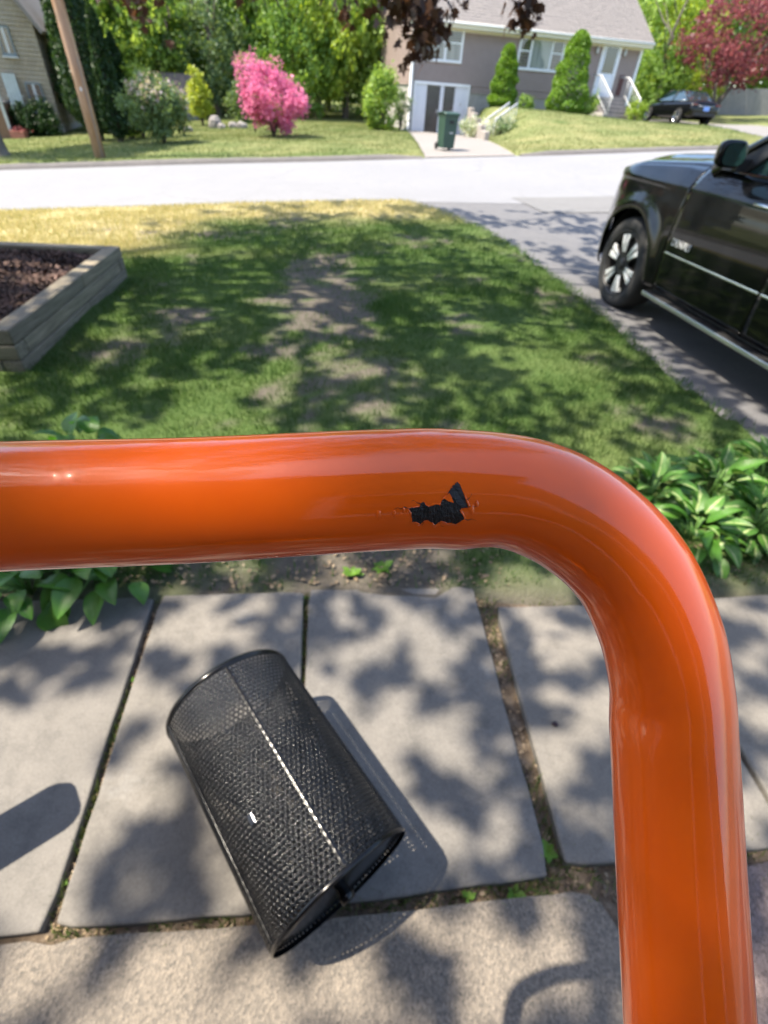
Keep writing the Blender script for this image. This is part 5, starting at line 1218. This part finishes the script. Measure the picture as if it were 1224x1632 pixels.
# ------------------------------------------------------------------ small shed, rocks, board fence
s0 = at(296, 196, 34.0); sh = thing('garden_shed', 'small garden shed with brown roof and orange door behind the lilac', 'shed', (s0.x, s0.y, hz(s0.x, s0.y)), YAW)
MB().bb(-.9, .7, 0, 1.6, -.2, 1.15).build('wall', M('shed_stone', (.20, .19, .19), (.32, .30, .29), 6, .85), sh)
mb = MB(); mb.add([(-1.1, -.35, 1.05), (.9, -.35, 1.05), (.9, .8, 1.95), (-1.1, .8, 1.95), (-1.1, 1.95, 1.05), (.9, 1.95, 1.05)], [(0, 1, 2, 3), (3, 2, 5, 4)]); mb.build('roof', M('shed_roof_brown', (.13, .10, .09), (.21, .165, .14), 8, .9), sh, solid=.08)
MB().bb(-.35, .12, -.03, -.004, -.1, .75).build('door', M('orange_wood', (.45, .17, .02), (.55, .23, .04), 6, .6), sh)
MAT_ROCK = M('pale_rock', (.18, .165, .155), (.28, .26, .245), 3, .9, bs=.6, bscale=8, bdist=.05)
for i, (px, py, Y, sz, lb) in enumerate(((342, 193, 29.5, .32, 'largest pale upright rock beside the yellow shrub'), (352, 196, 29.2, .2, 'small pale rock at the foot of the largest rock'), (371, 195, 29.4, .24, 'low pale rock halfway to the pink azalea'), (385, 196, 29.2, .26, 'small flat pale rock left of the pink azalea'), (300, 207, 27.5, .2, 'little pale stone beside the orange shed door'))):
    b = at(px, py, Y); bm = bmesh.new(); bmesh.ops.create_icosphere(bm, subdivisions=2, radius=sz); rr = random.Random(i)
    for v in bm.verts: v.co = Vector((v.co.x * 1.0, v.co.y * .8, v.co.z * (1.25 if i == 0 else .75))) * rr.uniform(.82, 1.15)
    me = bpy.data.meshes.new('garden_rock'); bm.to_mesh(me); bm.free(); o = link('garden_rock', me, MAT_ROCK); o.location = (b.x, b.y, hz(b.x, b.y) + sz * .3); tag(o, lb, 'rock', 'garden rocks')
fa, fb = at(1150, 160, 46), at(1290, 160, 46); fn_ = thing('board_fence', 'grey weathered board fence behind the red maple', 'fence', (fa.x, 46, hz(fa.x, 46)))
MAT_FENCE = M('grey_fence_boards', (.20, .19, .185), (.30, .285, .27), 4, .85, stretch=(8, 8, 1)); x = fa.x
while x < fb.x:
    MB().bb(x, x + .15, 45.95, 45.98, hz(x, 46) + .02, hz(x, 46) + 1.45 + random.uniform(-.02, .02)).build('board', MAT_FENCE, fn_, world=True); x += .165
for zz in (.35, 1.2): MB().bb(fa.x, fb.x, 45.99, 46.05, hz(fa.x, 46) + zz, hz(fa.x, 46) + zz + .09).build('rail', MAT_FENCE, fn_, world=True)

# ------------------------------------------------------------------ black SUV in the driveway
m, nt, p = nodes('black_car_paint')
p.inputs['Base Color'].default_value = (.0035, .0036, .0042, 1); p.inputs['Roughness'].default_value = .28; p.inputs['Coat Weight'].default_value = 1.0; p.inputs['Coat Roughness'].default_value = .025; p.inputs['Coat IOR'].default_value = 1.38; p.inputs['Specular IOR Level'].default_value = .1
MAT_CAR = m
MAT_CHROME = M('chrome', (.72, .73, .74), None, rough=.12, metal=1.0)
MAT_SATIN = M('satin_trim', (.80, .81, .82), None, rough=.32, metal=1.0)
MAT_ALLOY = M('polished_alloy', (.85, .87, .90), None, rough=.3, metal=.55)
MAT_TRIM = M('black_trim', (.010, .010, .011), (.018, .018, .018), 30, .55)
MAT_TYRE = M('tyre_rubber', (.014, .014, .014), (.024, .024, .024), 20, .8, bs=.2, bscale=60)
m, nt, p = nodes('tinted_glass'); p.inputs['Base Color'].default_value = (.012, .03, .032, 1); p.inputs['Roughness'].default_value = .02; p.inputs['Coat Weight'].default_value = 1; p.inputs['Coat Roughness'].default_value = .01; p.inputs['Specular IOR Level'].default_value = 1.0
MAT_TINT = m
m, nt, p = nodes('mirror_glass'); p.inputs['Base Color'].default_value = (.55, .72, .70, 1); p.inputs['Metallic'].default_value = 1; p.inputs['Roughness'].default_value = .03
MAT_MIRROR = m
def wheel(parent, loc, R, W, side, spokes, chrome, name='wheel'):
    Mx = Matrix.Translation(loc) @ Matrix.Rotation(math.pi / 2 * side, 4, 'Y')     # local +z points outwards
    w = MB().lathe([(R * .70, -W / 2), (R * .88, -W / 2), (R * .965, -W * .44), (R, -W * .3), (R, W * .3), (R * .965, W * .44), (R * .88, W / 2), (R * .73, W / 2 + .004), (R * .70, W * .40)], Mx, 48).build(name, MAT_TYRE, parent, smooth=True)
    MB().lathe([(R * .70, W * .44), (R * .725, W / 2 + .006), (R * .69, W / 2), (R * .64, W * .30), (R * .62, -W * .3)], Mx, 48).build('rim', chrome if spokes != 6 else MAT_TRIM, w, smooth=True)
    MB().lathe([(.0, -W * .05), (R * .64, -W * .05)], Mx, 24).build('brake_disc', MAT_TRIM, w)
    MB().lathe([(.0, W * .46), (R * .10, W * .46), (R * .13, W * .40), (R * .14, W * .1)], Mx, 20).build('hub_cap', chrome if spokes != 6 else MAT_TRIM, w, smooth=True)
    for k in range(spokes):
        a0 = 2 * math.pi * k / spokes + .2
        def sp(da, r0, r1, w0, w1, z0, z1, mat, nm):
            vs = []
            for rr_, ww, zz in ((r0, w0, z0), ((r0 + r1) / 2, (w0 + w1) / 2, (z0 + z1) / 2 + .006), (r1, w1, z1)):
                for s_ in (-1, 1):
                    ang = a0 + da; x_ = rr_ * math.cos(ang) - s_ * ww / 2 * math.sin(ang); y_ = rr_ * math.sin(ang) + s_ * ww / 2 * math.cos(ang)
                    vs += [Mx @ Vector((x_, y_, zz)), Mx @ Vector((x_, y_, zz - .03))]
            q = lambda i, s_, b: i * 4 + s_ * 2 + b; fs = []
            for i in range(2): fs += [(q(i, 0, 0), q(i + 1, 0, 0), q(i + 1, 1, 0), q(i, 1, 0)), (q(i, 0, 1), q(i + 1, 0, 1), q(i + 1, 0, 0), q(i, 0, 0)), (q(i, 1, 0), q(i + 1, 1, 0), q(i + 1, 1, 1), q(i, 1, 1))]
            fs += [(q(2, 0, 0), q(2, 0, 1), q(2, 1, 1), q(2, 1, 0))]
            MB().add(vs, fs).build(nm, mat, w, bevel=.003)
        if spokes == 6:
            sp(0, R * .1, R * .67, R * .20, R * .30, W * .40, W * .40, MAT_TRIM, 'spoke')
            for da in (-.15, .15): sp(da, R * .26, R * .64, R * .05, R * .13, W * .44, W * .45, MAT_ALLOY, 'spoke_insert')
        else: sp(0, R * .08, R * .68, R * .16, R * .12, W * .40, W * .43, chrome, 'spoke')
    return w
SY = 5.40; SX = 3.31
SX, SY = 3.228, 5.733
suv = thing('black_suv', 'large glossy black SUV parked in the driveway at the right edge', 'car', (SX, SY, hz(3.2, 5.2) - .03), .1758); suv.scale = (1.026, 1.026, 1.026)
WZ = [.30, .40, .55, .75, .98, 1.10, 1.19, 1.27]; WX = [.955, .985, 1.0, 1.008, .996, .978, .935, .86]
YF, YR = .93, -4.2; RW = .405
def xside(y, z):
    w = float(np.interp(z, WZ, WX))
    if y > .22: w *= 1 - .34 * ((y - .22) / .72) ** 2.2
    if y < -3.7: w *= 1 - .10 * ((-3.7 - y) / .5) ** 2
    for yc in (0.0, -2.95):
        r_ = math.hypot(y - yc, z - RW); w += .030 * math.exp(-((r_ - .50) / .07) ** 2) * (1 if z > .3 else .4)
    # sculpted shoulder crease
    w += .012 * math.exp(-((z - 1.12) / .035) ** 2)
    return w
def ztop(y):
    if y > -1.05: return float(np.interp(y, [-1.05, -.4, .3, .7, .86, .93], [1.27, 1.245, 1.19, 1.12, 1.05, .95]))
    return 1.255 + .01 * min(1, (-1.05 - y))
def zlow(y):
    for yc in (0.0, -2.95):
        d = abs(y - yc)
        if d < .475: return RW + math.sqrt(max(0, .475 ** 2 - d * d)) if d < .474 else .36
    return .36 if y < .5 else .30
def side_panel(name, y0, y1, side, mat=MAT_CAR, gap=.004, nu=None):
    nu = nu or max(8, int(abs(y1 - y0) * 26)); nv = 26; mb = MB()
    def fn(u, v):
        y = y0 - gap + (y1 - y0 + 2 * gap) * u if y1 < y0 else y0 + (y1 - y0) * u
        zl_, zt_ = zlow(y), ztop(y); z = zl_ + (zt_ - zl_) * v; return (side * xside(y, z), y, z)
    mb.grid(fn, nu, nv, flip=(side > 0)); return mb.build(name, mat, suv, smooth=True, solid=.012)
for side in (-1, 1):
    side_panel('front_fender', -.62, .92, side, nu=70)
    d1 = side_panel('front_door', -1.80, -.628, side); d2 = side_panel('rear_door', -2.46, -1.808, side); side_panel('rear_fender', YR, -2.468, side, nu=70)
    for d, ya in ((d1, -1.48), (d2, -2.30)):
        x = side * (xside(ya, 1.12) + .03); h_ = MB().tube([(x - side * .035, ya - .11, 1.12), (x, ya - .09, 1.12), (x, ya + .09, 1.12), (x - side * .035, ya + .11, 1.12)], .014, 10).build('handle', MAT_CHROME, d, smooth=True)
    # bright moulding along the doors, running board
    def mould(y0, y1, par):
        mb = MB(); mb.grid(lambda u, v: (side * (xside(y0 + (y1 - y0) * u, .655) + .012 * math.sin(math.pi * v) + .002), y0 + (y1 - y0) * u, .632 + .045 * v), 20, 5, flip=side > 0); mb.build('moulding', MAT_SATIN, par, smooth=True)
    mould(-.64, -1.79, d1); mould(-1.815, -2.40, d2)
    rb = MB().box((side * .94, -1.46, .30), (.19, 1.78, .05)).build('running_board', MAT_TRIM, suv, bevel=.012); MB().box((side * 1.039, -1.46, .305), (.012, 1.77, .03)).build('bright_strip', MAT_SATIN, rb, bevel=.003)
    # A pillar, roof rail, window line
    MB().tube([(side * .91, -.72, 1.245), (side * .875, -.95, 1.385), (side * .79, -1.42, 1.66), (side * .71, -1.78, 1.80)], [.045, .042, .04, .05], 10).build('windscreen_pillar', MAT_CAR, suv, smooth=True)
    gl = [(side * .91, -1.06, 1.262), (side * .915, -1.78, 1.268), (side * .76, -1.78, 1.74), (side * .785, -1.50, 1.68)]
    MB().add(gl, [(0, 1, 2, 3)] if side > 0 else [(3, 2, 1, 0)]).build('side_window', MAT_TINT, suv, solid=.005)
    gl = [(side * .915, -1.86, 1.268), (side * .91, -2.8, 1.27), (side * .76, -2.7, 1.70), (side * .76, -1.86, 1.70)]
    MB().add(gl, [(0, 1, 2, 3)] if side > 0 else [(3, 2, 1, 0)]).build('side_window', MAT_TINT, suv, solid=.005)
    gl = [(side * .91, -2.9, 1.27), (side * .89, -3.95, 1.275), (side * .74, -3.8, 1.68), (side * .76, -2.8, 1.70)]
    MB().add(gl, [(0, 1, 2, 3)] if side > 0 else [(3, 2, 1, 0)]).build('side_window', MAT_TINT, suv, solid=.005)
    MB().add([(side * .915, -1.77, 1.16), (side * .915, -1.87, 1.16), (side * .755, -1.87, 1.72), (side * .755, -1.77, 1.72)], [(0, 1, 2, 3)] if side > 0 else [(3, 2, 1, 0)]).build('door_pillar', MAT_TRIM, suv, solid=.02)
    MB().add([(side * .915, -.78, 1.255), (side * .918, -1.07, 1.262), (side * .80, -1.50, 1.67), (side * .80, -1.42, 1.64)], [(0, 1, 2, 3)] if side > 0 else [(3, 2, 1, 0)]).build('mirror_sail', MAT_TRIM, suv, solid=.02)
    MB().tube([(side * .925, -1.0, 1.265), (side * .93, -2.4, 1.272), (side * .92, -3.9, 1.28)], .010, 8).build('window_moulding', MAT_CHROME, suv, smooth=True)
    # door mirror
    mi = MB(); 
    def mf(u, v):
        th, ph = 2 * math.pi * u, math.pi * v; e = .55
        cx_, sx_ = math.cos(th), math.sin(th); sp_ = math.sin(ph); f = lambda q: math.copysign(abs(q) ** e, q)
        y_ = -.075 * math.cos(ph) if math.cos(ph) < 0 else -.02 * math.cos(ph)
        return (side * (1.07 + .105 * f(cx_) * sp_ ** .6), -1.06 + y_ * 1.1 + .03, 1.37 + .082 * f(sx_) * sp_ ** .6)
    mi.grid(mf, 28, 14); mo = mi.build('door_mirror', MAT_CAR, suv, smooth=True)
    MB().grid(lambda u, v: (side * (1.07 + .088 * math.copysign(abs(math.cos(2 * math.pi * u)) ** .6, math.cos(2 * math.pi * u)) * v), -1.058 - .012, 1.37 + .066 * math.copysign(abs(math.sin(2 * math.pi * u)) ** .6, math.sin(2 * math.pi * u)) * v), 28, 4).build('mirror_glass', MAT_MIRROR, mo)
    MB().box((side * .95, -1.03, 1.31), (.12, .06, .08)).build('mirror_foot', MAT_TRIM, mo, bevel=.01)
    for yc in (0.0, -2.95):
        wheel(suv, (side * .865, yc, RW), RW, .275, side, 6, MAT_CHROME)
        # dark arch liner
        MB().grid(lambda u, v: (side * (.6 + .37 * v), yc - .47 * math.cos(math.pi * u), RW + .47 * math.sin(math.pi * u)), 24, 2).build('arch_liner', MAT_TRIM, suv, smooth=True)
    # head lamp wrapped round the corner
    MB().grid(lambda u, v: (side * (xside(.58 + .3 * u, .92) * (1.0) + .004), .58 + .3 * u, .80 + .13 * v + .04 * (1 - u) * v), 8, 4, flip=side > 0).build('head_lamp', M('lamp_lens', (.12, .13, .14), None, rough=.05, coat=1) if side < 0 else bpy.data.materials['lamp_lens'], suv, smooth=True, solid=.004)
# badge on the front door
def text_mesh(body, size, ex):
    cu = bpy.data.curves.new('badge', 'FONT'); cu.body = body; cu.size = size; cu.extrude = ex; cu.align_x = 'LEFT'; o = bpy.data.objects.new('tmp', cu); COL.objects.link(o)
    dg = bpy.context.evaluated_depsgraph_get(); me = bpy.data.meshes.new_from_object(o.evaluated_get(dg)); bpy.data.objects.remove(o); bpy.data.curves.remove(cu); return me
bd = link('door_badge', text_mesh('DENALI', .074, .004), MAT_ALLOY, suv); bd.matrix_local = Matrix(((0, 0, -1, -(xside(-.86, .74) + .018)), (-1, 0, 0, -.70), (0, 1, 0, .722), (0, 0, 0, 1)))
# bonnet, cowl, nose, roof, glass, floor
def hood(u, v):
    y = -.98 + 1.88 * u; xx = (2 * v - 1); w = xside(y, ztop(y)) - .004; cr = .10 * (1 - xx * xx) ** .6 + .018 * (abs(abs(xx) - .62) < .12)
    return (xx * w, y, ztop(y) + .004 + cr * min(1, (YF - y + .06) / .35))
MB().grid(hood, 36, 40, flip=True).build('bonnet', MAT_CAR, suv, smooth=True, solid=.01)
MB().grid(lambda u, v: ((2 * u - 1) * xside(.91, .5) * (1 - .0 * v), .90 + .10 * (1 - (2 * u - 1) ** 2) * 1.0, .30 + .66 * v), 20, 8).build('nose', MAT_CAR, suv, smooth=True, solid=.01)
for k in range(5): MB().box((0, 1.012 - .004 * k, .52 + .075 * k), (.86, .03, .022)).build('grille_bar', MAT_CHROME, suv, bevel=.004)
MB().add([(-.86, -.80, 1.255), (.86, -.80, 1.255), (.70, -1.76, 1.79), (-.70, -1.76, 1.79)], [(0, 1, 2, 3)]).build('windscreen', MAT_TINT, suv, solid=.005)
MB().grid(lambda u, v: ((2 * v - 1) * (.76 - .05 * (2 * u - 1) ** 4), -1.74 - 2.26 * u, 1.78 + .045 * (1 - (2 * v - 1) ** 2) - .04 * u ** 4), 12, 12).build('roof', MAT_CAR, suv, smooth=True, solid=.03)
MB().bb(-.93, .93, -4.1, -.55, .30, .50).build('chassis', MAT_TRIM, suv); MB().bb(-.88, .88, -4.05, -1.0, .5, 1.14).build('cabin_floor', MAT_TRIM, suv); MB().bb(-.93, .93, -1.02, -.505, .36, 1.12).build('firewall', MAT_TRIM, suv); MB().bb(-.94, .94, -2.46, -1.03, .5, 1.14).build('door_core', MAT_TRIM, suv); MB().bb(-.58, .58, -.50, .85, .34, 1.0).build('engine_bay', MAT_TRIM, suv)
MB().grid(lambda u, v: ((2 * u - 1) * .9, -4.16 + .42 * max(0, v - .55) , .34 + 1.4 * v), 8, 12, flip=True).build('tailgate', MAT_CAR, suv, smooth=True, solid=.01)
for x in (-.42, .42):
    MB().box((x, -1.95, 1.2), (.5, .14, .62), 0, Matrix.Rotation(.2, 3, 'X')).build('seat', MAT_TRIM, suv, bevel=.04)
MB().lathe([(.19, -.015), (.2, 0), (.19, .015), (.18, 0), (.19, -.015)], Matrix.Translation((-.42, -1.38, 1.16)) @ Matrix.Rotation(1.2, 4, 'X'), 24).build('steering_wheel', MAT_TRIM, suv, smooth=True)

# ------------------------------------------------------------------ dark sedan by the grey house
r1, r2 = at(1068, 197, 32.6), at(1108, 205, 31.8)
hd = R_(12)
sp_ = at(1076, 190, 36.5); sx, sy = sp_.x, 36.5
sedan = thing('black_sedan', 'black sedan parked beside the grey house, rear towards the road', 'car', (sx, sy, hz(sx, sy) + .0), hd)
# local y forward; stations from tail to nose: (y, z low, z belt, z deck, w low, w belt, w deck)
ST = [(-2.36, .42, .62, .74, .60, .66, .50), (-2.30, .34, .78, .98, .78, .84, .68), (-2.1, .30, .82, 1.04, .86, .91, .74), (-1.6, .24, .84, 1.03, .88, .925, .76), (-.9, .22, .82, 1.0, .88, .93, .80), (.0, .22, .80, .97, .88, .925, .80), (.8, .22, .78, .95, .88, .92, .80), (1.3, .23, .76, .92, .88, .915, .74), (1.9, .25, .70, .82, .85, .88, .64), (2.25, .30, .60, .70, .70, .74, .5), (2.36, .36, .5, .58, .55, .56, .4)]
vs = []; K = 11
for (y, zl_, zb_, zd, wl, wb_, wd) in ST:
    half = [(wl * .8, zl_), (wl, zl_ + .06), (wb_, (zl_ + zb_) / 2 + .05), (wb_, zb_), (wd, zd), ]
    ringp = [(-a, z) for a, z in half] + [(0, zd + .02)] + [(a, z) for a, z in reversed(half)]
    vs += [(x, y, z) for x, z in ringp]
n_s = len(ST); fs = [(i * K + k, (i + 1) * K + k, (i + 1) * K + k + 1, i * K + k + 1) for i in range(n_s - 1) for k in range(K - 1)] + [tuple(range(K)), tuple((n_s - 1) * K + k for k in range(K - 1, -1, -1))]
fs = [tuple(reversed(f)) for f in fs]
bm = bmesh.new(); bv = [bm.verts.new(v) for v in vs]
for f in fs: bm.faces.new([bv[i] for i in f])
bmesh.ops.recalc_face_normals(bm, faces=bm.faces); me = bpy.data.meshes.new('body'); bm.to_mesh(me); bm.free(); me.polygons.foreach_set('use_smooth', [True] * len(me.polygons))
bo = link('body', me, MAT_CAR, sedan); md = bo.modifiers.new('sub', 'SUBSURF'); md.levels = 2; md.render_levels = 2
for yc in (-1.38, 1.42):
    for side in (-1, 1):
        MB().lathe([(.0, .0), (.385, .0), (.385, .03)], Matrix.Translation((side * .915, yc, .33)) @ Matrix.Rotation(math.pi / 2 * side, 4, 'Y'), 32).build('wheel_arch', MAT_TRIM, sedan)
        wheel(sedan, (side * .85, yc, .335), .335, .21, side, 5, MAT_CHROME)
def loop(y, z, w): return [(-w, y, z), (w, y, z)]
# greenhouse: base and roof corners
gb = [(-.80, -1.72, 1.0), (.80, -1.72, 1.0), (.82, 1.02, .94), (-.82, 1.02, .94)]; gt = [(-.60, -.95, 1.40), (.60, -.95, 1.40), (.62, .15, 1.43), (-.62, .15, 1.43)]
MB().add(gt + [(0, -.95, 1.42), (0, .15, 1.455)], [(0, 4, 5, 3), (4, 1, 2, 5)]).build('roof', MAT_CAR, sedan, smooth=True, solid=.03)
MB().add([gb[0], gb[1], gt[1], gt[0]], [(0, 1, 2, 3)]).build('rear_window', MAT_TINT2 if 'MAT_TINT2' in globals() else MAT_TINT, sedan, solid=.005)
MB().add([gb[3], gb[2], gt[2], gt[3]], [(3, 2, 1, 0)]).build('windscreen', MAT_TINT, sedan, solid=.005)
for s_, (i, j) in ((-1, (0, 3)), (1, (1, 2))):
    MB().add([gb[i], gb[j], gt[j], gt[i]], [(0, 1, 2, 3)] if s_ > 0 else [(3, 2, 1, 0)]).build('side_glass', MAT_TINT, sedan, solid=.005)
    for a, b in ((gb[i], gt[i]), (gb[j], gt[j])): MB().tube([a, b], .035, 8).build('roof_pillar', MAT_CAR, sedan, smooth=True)
    mid = (Vector(gb[i]) + Vector(gb[j])) / 2; mt_ = (Vector(gt[i]) + Vector(gt[j])) / 2; MB().tube([mid, mt_], .03, 8).build('roof_pillar', MAT_TRIM, sedan, smooth=True)
    MB().tube([Vector(gb[i]) + Vector((s_ * .015, 0, 0)), Vector(gb[j]) + Vector((s_ * .015, 0, 0))], .012, 6).build('window_moulding', MAT_CHROME, sedan, smooth=True)
    MB().tube([Vector(gb[i]) + Vector((s_ * .012, .0, .0)), Vector(gt[i]) + Vector((s_ * .012, .1, 0)), Vector(gt[j]) + Vector((s_ * .012, 0, 0))], .012, 6).build('window_moulding', MAT_CHROME, sedan, smooth=True)
    MB().box((s_ * .66, -2.322, .86), (.28, .05, .06), s_ * -.18).build('tail_lamp', M('tail_lamp_red', (.12, .008, .008), None, rough=.1, coat=1) if s_ < 0 else bpy.data.materials['tail_lamp_red'], sedan, bevel=.01)
    MB().box((s_ * .98, .7, 1.0), (.18, .1, .12)).build('door_mirror', MAT_CAR, sedan, bevel=.03)
MB().box((0, -2.375, .70), (.32, .02, .16)).build('licence_plate', M('plate_blue', (.16, .30, .72), (.22, .38, .80), 5, .4), sedan)
MB().box((0, -2.35, .46), (1.3, .05, .14)).build('bumper_insert', MAT_TRIM, sedan, bevel=.02)
MB().tube([(-.5, -2.35, .80), (.5, -2.35, .80)], .015, 6).build('boot_strip', MAT_CHROME, sedan, smooth=True)
